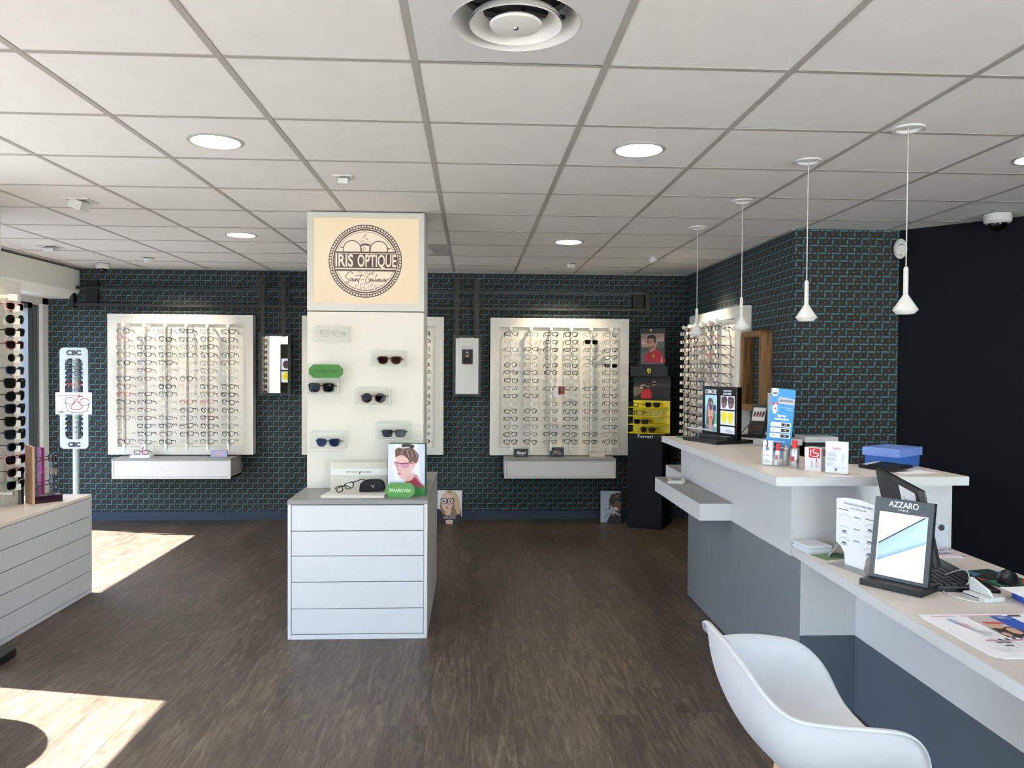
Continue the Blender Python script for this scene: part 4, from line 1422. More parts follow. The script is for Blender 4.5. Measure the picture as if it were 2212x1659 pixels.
t = thing('picture_box', 'green box showing a woman with tinted glasses and hair updo', 'picture box', (-0.487, 4.535, 0.779), radians(-4))
bw, bh = 0.216, 0.298
MB().b(0, bw, 0.001, 0.075, 0, bh).build('box_body', GREEN_DARK, t, bevel=0.001)
MB().b(-0.004, bw + 0.003, -0.012, 0.076, 0, 0.043).build('box_base', GREEN_BOX, t, bevel=0.001)
a = Art(bw - .002, bh - 0.044, '#dfe2f0')
a.P('#cdd3ea', [(0, 0), (.25, 0), (.1, .5), (.2, 1), (0, 1)]).P('#c3cae4', [(.9, 0), (1, 0), (1, 1), (.8, 1)])
a.P('#b98a86', [(.62, .28), (.55, .14), (.46, .02), (1, 0), (.9, .12), (.78, .3)], True)
a.P('#9c2440', [(.44, .19), (.62, .17), (.74, .24), (.84, .14), (.98, .03), (1, 0), (.7, 0), (.66, .06), (.52, .06)], True)
a.P('#7c5148', [(.72, .06), (.9, .09), (1, .02), (1, 0), (.68, 0)])
a.P('#d9b0aa', [(.21, .66), (.2, .56), (.23, .46), (.27, .36), (.30, .27), (.34, .22), (.44, .20), (.52, .25), (.62, .33), (.7, .48), (.72, .62), (.6, .78), (.3, .76)], True)
a.P('#d3a8a0', [(.46, .24), (.45, .14), (.64, .18), (.7, .34)], True)
a.P('#6b5047', [(.2, .68), (.19, .86), (.3, .92), (.4, .9), (.62, .92), (.76, .84), (.83, .74), (.8, .6), (.74, .56), (.66, .60), (.58, .56), (.54, .66), (.4, .74), (.28, .73)], True)
a.P('#33261f', [(.36, .98), (.4, .92), (.55, .94), (.66, .9), (.72, .96), (.6, 1), (.42, 1)], True)
for q in range(6):
    a.L('#a78474' if q % 2 else '#3a2b25', [(.27 + q * .08, .76 + .02 * q), (.34 + q * .07, .86), (.45 + q * .06, .84), (.52 + q * .05, .70)], .02)
a.E('#d9a8a0', .68, .53, .045, .07)
a.E('#c99aa8', .24, .53, .06, .05).E('#c08a9c', .46, .52, .12, .075)
a.L('#7a2b3a', [(.16, .575), (.28, .565), (.42, .555), (.6, .57), (.7, .555)], .022)
a.L('#8a5a50', [(.28, .52), (.25, .42), (.3, .39)], .014)
a.E('#c06a70', .31, .32, .05, .022, -8)
a.L('#e8d0d8', [(.66, .44), (.67, .36), (.69, .30)], .03)
a.build('picture_print', t, (0.001, 0.0005, 0.0435))

t = thing('case_display', 'pale pleated logo display with tray in front of the pillar', 'display stand', (-0.853, 4.435, 0.779))
MB().prism([(0, 0), (0.355, 0), (0.372, 0.27), (0.035, 0.27)], 0, 0.014).build('tray', pm('putty card', '#d6cfc6', 0.6, noise=0.01), t)
bk_ = MB()
for i in range(44):
    x = 0.012 + i * 0.0078
    bk_.b(x, x + 0.0046, 0.263, 0.267, 0.014, 0.172)
bk_.b(0.006, 0.362, 0.267, 0.275, 0.0, 0.172)
bk_.b(0.008, 0.360, 0.2615, 0.264, 0.092, 0.132, 1)
bk_.build('back_board', [pm('pleated putty card', '#d9d5cc', 0.55), pm('plain putty card', '#d8dad4', 0.5)], t)
lettering(t, 'EMPORIO', 0.134, 0.2610, 0.112, 0.017, pm('grey ink', '#55565a', 0.5), width=0.066, ext=.0003)
lettering(t, 'ARMANI', 0.219, 0.2610, 0.112, 0.017, pm('grey ink', '#55565a', 0.5), width=0.058, ext=.0003)
eg = MB()
for i in range(4):
    z = 0.118 - i * 0.0042
    xx = 0.0135 - i * 0.003
    eg.plate([(0.180 - xx, z + .003), (0.180 - xx + .003, z + .003), (0.180, z - .006), (0.180 + xx - .003, z + .003), (0.180 + xx, z + .003), (0.180, z - .0095)], 0.2605, 0.2615)
eg.build('emblem', pm('grey ink', '#55565a', 0.5), t)
eyewear('kr', (-0.735, 4.50, 0.828), radians(-28), 'black half open eyeglasses lying on the pale pleated display', None, ry=radians(-20), rx=radians(8), scale=1.02)
t = thing('glasses_case', 'black zip glasses case with wing emblem on the pale pleated display', 'glasses case', (-0.655, 4.55, 0.794), radians(-4))
cs = [(0, 0.0), (0.005, 0.045), (0.03, 0.066), (0.07, 0.072), (0.115, 0.07), (0.138, 0.055), (0.144, 0.012), (0.11, 0.006), (0.04, 0.001)]
MB().plate(smooth_pts(cs + [cs[0]], 4)[:-1], 0, 0.045).build('case_body', pm('black fabric', '#0c0c12', 0.8, noise=0.1, nscale=200, bump=0.2), t, bevel=0.008)
em = MB()
for i in range(3):
    z = 0.040 - i * 0.0035
    xx = 0.012 - i * 0.003
    em.plate([(0.08 - xx, z + .003), (0.08 - xx + .003, z + .003), (0.08, z - .005), (0.08 + xx - .003, z + .003), (0.08 + xx, z + .003), (0.08, z - .0085)], -0.001, 0.0)
em.build('emblem', pm('silver print', '#b6b6ba', 0.4), t)
MB().tube([(0.143, 0.022, 0.03), (0.15, 0.02, 0.026), (0.156, 0.018, 0.018)], 0.0012, 6).build('zip_pull', BLACK, t)

# ------------------------------------------------------------------ small things on the wall drawers
ZD = 0.65
t = thing('glasses_tray', 'small white tray with a pink portrait card on the window side wall drawer', 'display tray', (-3.24, 7.52, ZD))
MB().b(0, 0.185, 0, 0.10, 0, 0.022).build('tray', PAPER, t, bevel=0.002)
a = Art(0.06, 0.085, '#e8c6cf')
a.P('#2a2326', [(.2, .4), (.3, .85), (.6, .9), (.8, .7), (.7, .35)], True).E('#e6c3b6', .5, .5, .2, .26).R('#d9a0b0', .2, .8, 0, .2)
a.build('portrait_print', t, (0.07, 0.085, 0.02))
MB().b(0.07, 0.13, 0.0865, 0.09, 0.02, 0.105).build('portrait_card', PAPER, t)
eyewear('kc', (-3.145, 7.55, ZD + 0.048), radians(8), 'black cat-eye glasses resting on the small white tray', None, rx=radians(-12))
t = thing('name_block', 'lilac block with gold letters on the window side wall drawer', 'name block', (-2.508, 7.58, ZD))
MB().b(0, 0.155, 0, 0.03, 0, 0.064).build('block', pm('lilac card', '#a9a6cc', 0.4, noise=0.03, nscale=10), t, bevel=0.001)
lettering(t, 'LOU', 0.077, -0.0005, 0.03, 0.03, pm('gold foil', '#e9c27a', 0.3), width=0.062, bold=0.0006)


def plaque(x, w, h, label, mat):
    t = thing('name_plaque', label, 'name plaque', (x, 7.60, ZD), 0, 'name plaques on the wall drawer beside the kiosk')
    MB().b(0, w, 0, 0.02, 0, h).build('block', mat, t, bevel=0.001)
    return t


t = plaque(0.412, 0.142, 0.079, 'black plaque with white handwriting on the kiosk side wall drawer', pm('black card', '#14141a', 0.4))
lettering(t, 'Binocl', 0.071, -0.0005, 0.042, 0.042, PAPER, width=0.095, shear=0.35, bold=0.0006)
MB().b(0.045, 0.098, -0.0008, 0, 0.018, 0.021).build('underline', PAPER, t)
t = plaque(0.769, 0.137, 0.093, 'navy plaque with gold letters on the kiosk side wall drawer', pm('navy card', '#141f45', 0.4))
lettering(t, 'POLO', 0.068, -0.0005, 0.052, 0.024, pm('gold foil', '#e9c27a', 0.3), width=0.068, bold=0.0003)
lettering(t, 'RALPH LAUREN', 0.068, -0.0005, 0.030, 0.011, pm('gold foil', '#e9c27a', 0.3), width=0.095)
t = plaque(1.160, 0.152, 0.095, 'pale pleated plaque with grey letters on the kiosk side wall drawer', pm('putty card', '#d6cfc6', 0.6))
pb = MB()
for i in range(18):
    pb.b(0.004 + i * 0.0082, 0.009 + i * 0.0082, -0.002, 0, 0.003, 0.092)
pb.b(0, 0.152, -0.003, 0, 0.036, 0.062)
pb.build('pleats', pm('pleated putty card', '#d9d5cc', 0.55), t)
lettering(t, 'EMPORIO', 0.04, -0.0033, 0.049, 0.013, pm('grey ink', '#55565a', 0.5), width=0.055)
lettering(t, 'ARMANI', 0.112, -0.0033, 0.049, 0.013, pm('grey ink', '#55565a', 0.5), width=0.05)
MB().plate([(0.064, 0.056), (0.068, 0.056), (0.076, 0.047), (0.084, 0.056), (0.088, 0.056), (0.076, 0.041)], -0.0036, -0.0028).build('emblem', pm('grey ink', '#55565a', 0.5), t)
# round portrait card clipped in the rack
t = thing('round_card', 'round white card with a small portrait hanging in the kiosk side rack', 'card', (0.845, 7.56, 1.287))
MB().disc(0, 0, 0.057, 0, 0.002, 28).build('card', pm('pale grey card', '#cfcfcf', 0.5), t)
a = Art(0.06, 0.08, '#6a1f24')
a.P('#2a1416', [(0, 0), (.6, 0), (.5, .6), (.3, 1), (0, 1)]).E('#8a5a48', .55, .6, .25, .26).R('#9a2a30', .3, .9, 0, .25)
a.build('portrait_print', t, (-0.002, -0.0006, -0.02))

# portrait boxes on the floor
def flr(name, x, y, w, h, d, label, rz, lean):
    t = thing(name, label, 'picture board', (x, y, 0.002), rz, 'portrait boards standing on the floor', rx=lean)
    MB().b(0, w, 0.0006, d, 0, h).build('board', PAPER, t, bevel=0.001)
    return t


t = flr('portrait_board', -0.335, 7.56, 0.238, 0.322, 0.05, 'white portrait board of a blonde woman in big glasses by the cabinet', radians(-3), radians(-6))
a = Art(0.238, 0.322, '#d8d8d6')
a.P('#8d6f55', [(.1, .3), (.12, .6), (.2, .85), (.4, .98), (.65, .98), (.85, .8), (.95, .5), (.98, .28), (.8, .2), (.3, .22)], True)
a.P('#c6a888', [(.5, .98), (.7, .94), (.88, .7), (.95, .4), (.85, .25), (.72, .5), (.62, .8)], True)
a.P('#1a1718', [(0, .45), (.12, .42), (.3, .25), (.7, .22), (.88, .3), (1, .22), (1, 0), (0, 0)], True)
a.P('#d8b5a5', [(.18, .78), (.17, .6), (.24, .45), (.36, .37), (.48, .38), (.6, .5), (.64, .68), (.58, .86), (.4, .95), (.25, .9)], True)
a.P('#d3ae9d', [(.36, .42), (.34, .28), (.52, .28), (.58, .45)], True)
a.E('#b5706c', .40, .48, .075, .03)
a.L('#a8826f', [(.38, .66), (.34, .56), (.42, .545)], .018)
for cx_ in (.26, .53):
    a.P('#d9c4ba', [(cx_ - .11, .73), (cx_ + .12, .75), (cx_ + .1, .61), (cx_ - .08, .60)])
    a.E('#4d4744', cx_, .675, .045, .03)
    a.L('#0d0d10', [(cx_ - .12, .74), (cx_ + .13, .76), (cx_ + .1, .60), (cx_ - .09, .59), (cx_ - .12, .74)], .032, False)
a.L('#0d0d10', [(.38, .7), (.42, .71)], .03, False).L('#0d0d10', [(.66, .75), (.7, .66)], .03, False)
a.P('#cfa995', [(.36, .12), (.66, .12), (.64, 0), (.36, 0)])
a.build('portrait_print', t)
lettering(t, 'VOGUE', 0.119, -0.0085, 0.058, 0.034, PAPER, width=0.12, space=1.2, ext=.0001)
lettering(t, 'EYEWEAR', 0.119, -0.0085, 0.028, 0.012, PAPER, width=0.06, ext=.0001)
t = flr('portrait_board', 1.275, 7.6, 0.196, 0.308, 0.012, 'pale portrait board of a laughing person with dark curly hair', radians(-8), radians(-7))
a = Art(0.196, 0.308, '#a9b0c0')
a.P('#2b2422', [(.45, .62), (.5, .85), (.7, .92), (1, .9), (1, .3), (.8, .35), (.62, .5)], True)
for q in range(7):
    a.L('#2b2422', [(.6, .8 - q * .04), (.48 - .03 * (q % 2), .78 - q * .05), (.43, .7 - q * .05)], .03)
a.P('#6b4738', [(.66, .6), (.7, .42), (.82, .32), (.98, .4), (1, .62), (.85, .7)], True)
a.P('#17181c', [(.38, .1), (.5, .24), (.8, .26), (1, .2), (1, 0), (.36, 0)], True)
a.P('#6b4738', [(.5, .34), (.6, .28), (.75, .3), (.85, .34), (.7, .22), (.55, .22)], True)
a.P('#70493a', [(.68, .82), (.8, .9), (.95, .88), (.85, .78)], True)
a.E('#e6dcd6', .78, .445, .1, .035, -20)
a.L('#1d1c1e', [(.2, .13), (.32, .26), (.5, .28)], .02)
a.L('#1d1c1e', [(.7, .6), (.95, .62)], .02)
a.build('portrait_print', t)
lettering(t, 'TURBULENT', 0.058, -0.0085, 0.128, 0.016, pm('grey ink', '#55565a', 0.5), width=0.085, ext=.0001)

# ------------------------------------------------------------------ black kiosk with yellow shelves
KL, KR = (1.495, 7.375, 0.0), radians(-27.6)
t = thing('eyewear_kiosk', 'tall black kiosk with yellow shelves and racing posters in the corner', 'kiosk', KL, KR)
MB().b(0, 0.335, 0, 0.33, 0, 0.862).build('pedestal', KIOSK, t, bevel=0.002)
MB().b(0, 0.36, 0.2, 0.33, 0.862, 1.46).build('upper_body', pm('matt black board', '#0b0c0f', 0.6), t)
MB().b(-0.002, 0.36, 0.19, 0.2, 0.90, 1.215).build('yellow_back', YELLOW, t)
for i in range(4):
    MB().prism([(-0.005, 0.015), (0.27, 0.015), (0.355, 0.19), (-0.002, 0.19)], 0.905 + i * 0.0815, 0.911 + i * 0.0815).build('shelf', YELLOW, t)
MB().b(-0.002, 0.337, -0.001, 0.2, 0.862, 0.9).build('plinth_strip', pm('black gloss', '#0d0f14', 0.25), t)
lettering(t, 'Ferrari', 0.17, -0.0018, 0.879, 0.04, pm('silver letters', '#c8c9cb', 0.35), width=0.145, bold=0.0006)
a = Art(0.36, 0.205, '#1d1c1f')
a.P('#6b6357', [(0, .6), (.14, .62), (.25, .35), (.15, .2), (0, .1)], True).P('#332f2c', [(0, .7), (1, .72), (1, .55), (0, .55)])
for q in range(16):
    a.R('#a89878', .62 + .024 * q, .628 + .024 * q, .58 + .03 * ((q * 7) % 5), .60 + .03 * ((q * 7) % 5))
a.P('#16161a', [(.42, 0), (.48, .4), (.56, .52), (.72, .45), (.8, 0)], True)
a.P('#c11a26', [(.2, 0), (.22, .3), (.32, .45), (.44, .45), (.5, .2), (.46, 0)], True)
a.E('#c9a78f', .39, .63, .06, .09).E('#b3917c', .56, .72, .065, .11).E('#2a2020', .385, .74, .06, .05)
a.P('#0c0c0e', [(.32, .69), (.46, .68), (.44, .59), (.34, .6)]).P('#0c0c0e', [(.48, .77), (.64, .76), (.62, .67), (.5, .68)])
a.L('#c9a78f', [(.22, .55), (.26, .48), (.19, .5), (.22, .62), (.32, .62)], .03)
a.build('poster_print', t, (0.0, 0.1985, 1.235))
MB().b(-0.02, 0.345, 0.14, 0.33, 1.452, 1.55).build('header', pm('black header', '#15171c', 0.45), t, bevel=0.001)


def shield(parent, x, y, z, s):
    q = [(0, .5), (.34, .44), (.38, .1), (.24, -.3), (0, -.5), (-.24, -.3), (-.38, .1), (-.34, .44)]
    mb = MB().plate([(x + a_ * s * 1.08, z + b_ * s * 1.08) for a_, b_ in q], y - 0.0006, y, 1)
    mb.plate([(x + a_ * s, z + b_ * s) for a_, b_ in q], y - 0.0012, y - 0.0006, 0)
    hs = [(-.05, -.32), (0, -.2), (-.02, -.05), (-.16, .0), (-.12, .05), (0, .06), (.02, .2), (-.08, .25), (.02, .32), (.12, .26), (.1, .1), (.16, .02), (.08, -.04), (.1, -.2), (.03, -.34)]
    mb.plate([(x + a_ * s, z + b_ * s) for a_, b_ in hs], y - 0.0018, y - 0.0012, 1)
    mb.build('shield_emblem', [pm('shield yellow', '#d8cc1e', 0.4), pm('emblem black', '#131313', 0.5)], parent)


shield(t, 0.165, 0.139, 1.502, 0.052)
MB().b(0.055, 0.305, 0.205, 0.235, 1.55, 1.915).build('poster_board', pm('black header', '#15171c', 0.45), t)
shield(t, 0.16, 0.2045, 1.897, 0.026)
a = Art(0.226, 0.30, '#a58f88')
a.P('#8a7672', [(0, .85), (.5, .8), (1, .92), (1, 1), (0, 1)]).P('#c2a692', [(0, .75), (.6, .7), (1, .8), (1, .66), (0, .66)])
a.P('#4b514c', [(0, .56), (1, .56), (1, .2), (0, .2)]).P('#5d635a', [(.7, .72), (1, .76), (1, .55), (.65, .55)]).P('#5a5d60', [(0, .38), (.4, .46), (.3, .1), (0, .06)])
a.P('#5b5a5a', [(0, .08), (1, .06), (1, 0), (0, 0)])
a.P('#b32230', [(.14, .08), (.22, .34), (.4, .46), (.62, .52), (.85, .4), (1, .22), (1, .06)], True)
a.P('#8f1a28', [(.36, .44), (.3, .1), (.36, .08), (.42, .42)])
a.P('#b3846b', [(.4, .5), (.38, .4), (.6, .46), (.64, .56)], True)
a.P('#b98a70', [(.27, .8), (.26, .68), (.29, .56), (.36, .5), (.5, .53), (.6, .65), (.62, .8), (.45, .88)], True)
a.P('#7a5a48', [(.29, .6), (.3, .54), (.38, .5), (.5, .53), (.56, .62), (.42, .57)], True)
a.P('#2e2520', [(.27, .8), (.29, .92), (.45, .96), (.6, .92), (.65, .78), (.6, .66), (.55, .8), (.42, .84)], True)
a.O('#141416', .38, .725, .07, .02).O('#141416', .25, .73, .045, .02).L('#141416', [(.44, .74), (.6, .76)], .022, False)
a.E('#d8c81e', .55, .27, .045, .05).E('#2a2212', .55, .27, .02, .03)
a.L('#e9dede', [(.92, .24), (.88, .12), (.92, .06)], .035)
a.build('poster_print', t, (0.068, 0.2045, 1.567))


def on_kiosk(u, v, z):
    p = Matrix.Rotation(KR, 3, 'Z') @ Vector((u, v, z))
    return (KL[0] + p.x, KL[1] + p.y, KL[2] + p.z)


for u, v, k, cd, le, lb in ((0.02, 0.09, 3, 'kr', 'clear', 'half seen black glasses at the window end of the top yellow shelf'), (0.215, 0.08, 3, 'kw', 'green', 'big black square sunglasses on the top yellow shelf'),
                            (0.055, 0.07, 2, 'ks', 'clear', 'black framed clear glasses on the second yellow shelf'), (0.235, 0.08, 2, 'cs', 'clear', 'transparent framed glasses on the second yellow shelf'),
                            (0.11, 0.06, 1, 'kw', 'green', 'black sunglasses alone on the third yellow shelf'), (0.175, 0.07, 0, 'ta', 'brown', 'brown tinted sunglasses on the lowest yellow shelf')):
    b_ = SHAPES[cd[1]]['b']
    eyewear(cd, on_kiosk(u, v, 0.911 + k * 0.0815 + b_ + 0.004), KR + (radians(-35) if u == 0.02 else 0), lb, 'glasses on the yellow kiosk shelves', le, scale=1.08, tagged=True)

# walnut frame on the side wall
t = thing('wooden_frame', 'deep walnut frame hung open on the patterned side wall', 'frame', (2.179, 5.535, 1.21), radians(-90))
w_, h_ = 0.44, 0.60
MB().ringplate(rrect(-w_, 0, 0, h_, 0.03), rrect(-w_ + .05, -.05, .04, h_ - .04, 0.012), -0.085, 0.0).build('frame_ring', WOOD, t, bevel=0.003)
MB().ringplate(rrect(-w_ + .05, -.05, .04, h_ - .04, 0.012), rrect(-w_ + .058, -.058, .048, h_ - .048, 0.01), -0.06, -0.002).build('inner_rim', WOOD, t)

# ------------------------------------------------------------------ reception counter
t = thing('reception_counter', 'tall white and grey reception counter with stone coloured worktop', 'counter', (1.455, 3.35, 0))
ox, oy = 1.455, 3.35
top = [(1.335, 5.40), (1.335, 3.335), (2.216, 3.345), (2.19, 3.80), (1.80, 3.80), (1.80, 5.40)]
top = [(x - ox, y - oy) for x, y in top]
MB().prism(top, 1.046, 1.05).build('worktop', COUNTER_TOP, t)
MB().prism(top, 1.010, 1.046).build('worktop_edge', WHITE, t)
body = [(1.457, 5.33), (1.457, 3.46), (2.212, 3.46), (2.19, 3.74), (1.74, 3.74), (1.74, 5.33)]
MB().prism([(x - ox, y - oy) for x, y in body], 0.672, 1.010).build('upper_body', WHITE, t)
MB().b(0.0, 0.02, 0.0, 1.782, 0.004, 0.672).build('base_panel', COUNTER_GREY, t)
MB().b(0.02, 0.30, 0.012, 1.78, 0.0, 0.672).build('base_body', COUNTER_GREY, t)
MB().b(0.0015, 0.25, -0.001, 0.012, 0.343, 0.672).build('end_panel', WHITE, t)
MB().b(0.0015, 0.25, -0.001, 0.012, 0.0, 0.342).build('lower_end_panel', SLATE, t)
lx = MB().prism([(1.270 - ox, 5.31 - oy), (1.270 - ox, 4.253 - oy), (0.001, 4.253 - oy), (0.001, 5.31 - oy)], 0.677, 0.771)
lx.build('ledge', WHITE, t)
MB().prism([(1.270 - ox, 5.31 - oy), (1.270 - ox, 4.253 - oy), (0.001, 4.253 - oy), (0.001, 5.31 - oy)], 0.771, 0.775).build('ledge_top', GREY_TOP, t)
MB().b(0.013, 0.40, 1.981, 2.45, 0.69, 0.792).build('far_ledge', WHITE, t)
MB().b(0.013, 0.40, 1.981, 2.45, 0.792, 0.797).build('far_ledge_top', GREY_TOP, t)

t = thing('reception_desk', 'low stone topped desk joined to the counter behind the white chair', 'desk', (1.455, 3.458, 0))
oy = 3.458
dk = [(1.462, 3.458), (1.398, 1.30), (2.175, 1.30), (2.175, 3.458)]
dk = [(x - ox, y - oy) for x, y in dk]
MB().prism(dk, 0.711, 0.715).build('worktop', COUNTER_TOP, t)
MB().prism(dk, 0.674, 0.711).build('worktop_edge', WHITE, t)
MB().b(0.25, 0.268, 1.32 - oy, 3.348 - oy, 0.343, 0.674).build('modesty_panel', WHITE, t)
MB().b(0.25, 0.268, 1.32 - oy, 3.348 - oy, 0.0, 0.342).build('lower_panel', SLATE, t)
MB().b(0.268, 0.70, 1.32 - oy, 1.34 - oy, 0, 0.674).b(0.69, 0.71, 1.32 - oy, 3.34 - oy, 0.0, 0.674).build('end_support', WHITE, t)

tag(MB().b(1.806, 2.174, 5.0, 5.86, 1.025, 1.065, 0).b(1.87, 2.17, 5.03, 5.84, 0.0, 1.025, 1).build('rear_counter', [WHITE, SLATE]), 'white topped rear counter between the reception counter and side wall', 'counter')
tag(MB().b(2.19, 2.41, 4.99, 5.165, 1.045, 1.082, 0).b(2.21, 2.39, 5.04, 5.165, 0.62, 1.045, 1).build('printer_shelf', [WHITE, pm('black shade block', '#0b0c0e', 0.5)]), 'small white slab over a black shade block against the patterned return wall', 'cabinet')  # black block put in for the shadow under the white slab
tag(MB().at(1.985, 5.12, 1.065, rz=-0.3, rx=-0.05).b(0, 0.075, 0, 0.012, 0, 0.30).build('leaning_board', GREY_SIDE), 'pale grey board standing behind the blue price leaflet', 'board')

# tint card display on the rear counter
t = thing('tint_card_display', 'black tilted card display with four purple tint ovals', 'card display', (1.90, 5.14, 1.066), radians(-42))
MB().b(-0.10, 0.08, -0.05, 0.09, 0, 0.012).build('base', BLACK, t)
MB().at(0, 0.02, 0.012, rx=radians(-24)).b(-0.055, 0.06, 0, 0.008, 0, 0.225).build('card', pm('black card', '#14141a', 0.4), t)
a = Art(0.1, 0.21, '#141214')
a.R('#d6d3d2', .06, .94, .48, .94)
for q, c in enumerate(('#4c4450', '#6a4550', '#7a4650', '#4a3d48')):
    a.E(c, .2 + q * .2, .71, .085, .105, -6)
for q in range(3):
    a.R('#6b3a3c', .15, .8, .28 - q * .07, .3 - q * .07)
a.build('card_print', t, (-0.047, 0.0165, 0.016), (radians(-24), 0, 0))
MB().tube([(-0.1, 0.0, 0.012), (-0.04, 0.06, 0.10)], 0.004, 6).build('strut', BLACK, t)

# lit counter display
t = thing('lit_display', 'black lit counter display with a portrait and tinted clip lenses', 'display stand', (1.407, 5.113, 1.05), radians(-71.1))
MB().b(0, 0.362, 0, 0.285, 0, 0.022).build('base', BLACK, t, bevel=0.002)
MB().b(0.006, 0.366, 0.150, 0.190, 0.022, 0.36).build('panel_body', pm('gloss black acrylic', '#08080a', 0.12), t, bevel=0.002)
MB().b(0.02, 0.36, 0.085, 0.150, 0.022, 0.045).build('step', BLACK, t)
a = Art(0.128, 0.242, '#7fc6e6', 1.0)
a.P('#a5dff0', [(0, .7), (1, .6), (1, 1), (0, 1)]).P('#d9eef2', [(.6, 0), (1, 0), (1, .4), (.75, .3)]).P('#58c0b0', [(.7, .25), (1, .2), (1, .5), (.8, .5)])
a.P('#5d5046', [(.12, .2), (.16, .6), (.3, .88), (.5, .92), (.66, .86), (.8, .6), (.82, .25), (.5, .12)], True)
a.P('#d7a59a', [(.24, .62), (.26, .45), (.4, .32), (.55, .28), (.7, .4), (.74, .6), (.62, .78), (.36, .78)], True)
a.P('#c79186', [(.34, .36), (.32, .0), (.62, .0), (.6, .34)])
a.P('#4a6b80', [(0, .0), (0, .22), (.3, .12), (.4, 0)]).P('#6f9aa8', [(1, .0), (1, .12), (.65, .2), (.6, 0)])
a.O('#7d4f52', .36, .555, .12, .02, rz=.11).O('#7d4f52', .64, .54, .12, .02, rz=.11)
a.E('#c0474c', .53, .385, .1, .04, 5)
a.P('#37305c', [(.38, .77), (.56, .76), (.6, .62), (.44, .6)], True).P('#2b3c86', [(.66, .72), (.94, .72), (.94, .58), (.72, .6)], True)
a.build('portrait_print', t, (0.036, 0.1495, 0.06))
a = Art(0.144, 0.088, '#dfe5f2', 1.0)
a.P('#4a3540', [(.06, .9), (.42, .94), (.44, .4), (.3, .12), (.12, .16), (.05, .5)], True).P('#4a3540', [(.55, .94), (.92, .88), (.94, .4), (.82, .12), (.62, .12), (.54, .5)], True)
a.P('#7d6470', [(.1, .5), (.4, .45), (.3, .18), (.14, .2)], True).P('#7d6470', [(.58, .45), (.9, .45), (.8, .18), (.64, .18)], True)
a.L('#6b2030', [(.42, .7), (.56, .7)], .04, False)
a.build('tint_print', t, (0.203, 0.1495, 0.214))
a = Art(0.144, 0.091, '#dbe6f4', 1.0)
a.P('#f0e400', [(.12, .9), (.42, .9), (.44, .45), (.3, .14), (.16, .2), (.1, .5)], True).P('#f0e400', [(.54, .9), (.86, .86), (.88, .45), (.76, .12), (.6, .18), (.54, .5)], True)
a.L('#e8dc30', [(.42, .66), (.56, .66)], .04, False).R('#3a3a3a', .06, .1, .6, .7).R('#3a3a3a', .88, .92, .56, .66)
a.build('tint_print', t, (0.203, 0.1495, 0.114))
Art(0.144, 0.044, '#dfe6f2', 1.0).P('#b9c0d8', [(.3, .3), (.5, .6), (.95, .4), (.95, .2), (.6, .1)], True).build('tint_print', t, (0.203, 0.1495, 0.060))
lettering(t, 'OSMOSE', 0.098, 0.1490, 0.323, 0.04, lit('#e8f0ff', 0.9), width=0.122, bold=0.0006)
lettering(t, '1 MONTURE', 0.27, 0.1490, 0.333, 0.017, lit('#b9d6f4', 0.9), width=0.086, bold=0.0004)
lettering(t, '3 ALLURES', 0.27, 0.1490, 0.314, 0.017, lit('#e3ecfa', 0.9), width=0.086, bold=0.0006)
MB().at(0.09, 0.06, 0).tube([(0, 0, 0.022), (0, 0, 0.078)], 0.006, 12).build('acrylic_post', ACRYL, t)
MB().b(-0.02, 0.215, 0.045, 0.075, 0.078, 0.084).build('acrylic_shelf', clearmat('milky acrylic', (.9, .92, .93), .1, .1, body=.6, bodycol=(.85, .88, .9)), t)

tag(MB().at(1.44, 5.18, 1.0505, rz=0.2).b(0, 0.20, 0, 0.14, 0, 0.004).build('green_leaflet', GREEN_BOX), 'green leaflet lying at the far end of the counter', 'leaflet')
t = thing('magazines', 'small pile of magazines on the grey counter ledge', 'magazines', (1.35, 5.06, 0.7755), radians(-20))
for k in range(2):
    MB().at(0, 0, 0, rz=k * 0.12).b(-0.05, 0.055, -0.08, 0.11, 0.008 * k, 0.008 * k + 0.0075).build('magazine', hx('#d9d6d2'), t)
a = Art(0.09, 0.16, '#cfc8c2')
a.P('#7a8a98', [(.2, .1), (.9, .2), (.8, .7), (.3, .6)], True).R('#b04a4a', .1, .5, .85, .93)
a.build('cover_print', t, (-0.045, -0.06, 0.0165), (-pi / 2, 0, 0.12))

# price leaflet in the dispenser
t = thing('price_leaflet', 'blue upright price leaflet tucked behind the clear dispenser', 'leaflet', (1.452, 3.775, 1.088), radians(-12), rx=radians(-3), ry=radians(5))
MB().b(0, 0.118, 0.0006, 0.003, 0.0, 0.345).build('sheet', PAPER, t)
a = Art(0.118, 0.345, '#2f86c4')
a.E('#eef2f6', .17, .93, .13, .045).R('#eef2f6', .04, .30, .93, 1.0)
a.O('#3a4550', .17, .93, .10, .016).R('#3a4550', .09, .25, .918, .94)
a.P('#a4abb8', [(.36, .885), (.99, .865), (.99, .775), (.36, .785), (.30, .81), (.31, .86)])
a.R('#e8eaee', .33, .98, .803, .808)
a.E('#4d98cf', .2, .72, .2, .068).P('#e9edf2', [(.12, .74), (.28, .78), (.3, .66), (.18, .64)], True).E('#c23440', .14, .775, .05, .024).E('#c23440', .3, .785, .04, .022).E('#b8404a', .24, .71, .04, .018)
for k, z in enumerate((.455, .375, .295)):
    a.P('#f0f2f5', rrect(.10, .92, z, z + .062, .03)).P('#1c1c22', rrect(.53, .88, z + .008, z + .054, .02)).R('#9aa0a8', .36, .46, z + .027, z + .034)
a.P('#1c1c22', rrect(.36, .6, .192, .22, .012)).P('#1c1c22', rrect(.36, .6, .112, .14, .012))
a.build('leaflet_print', t)
yl = -0.008
INK = pm('dark ink', '#1d222a', 0.5)
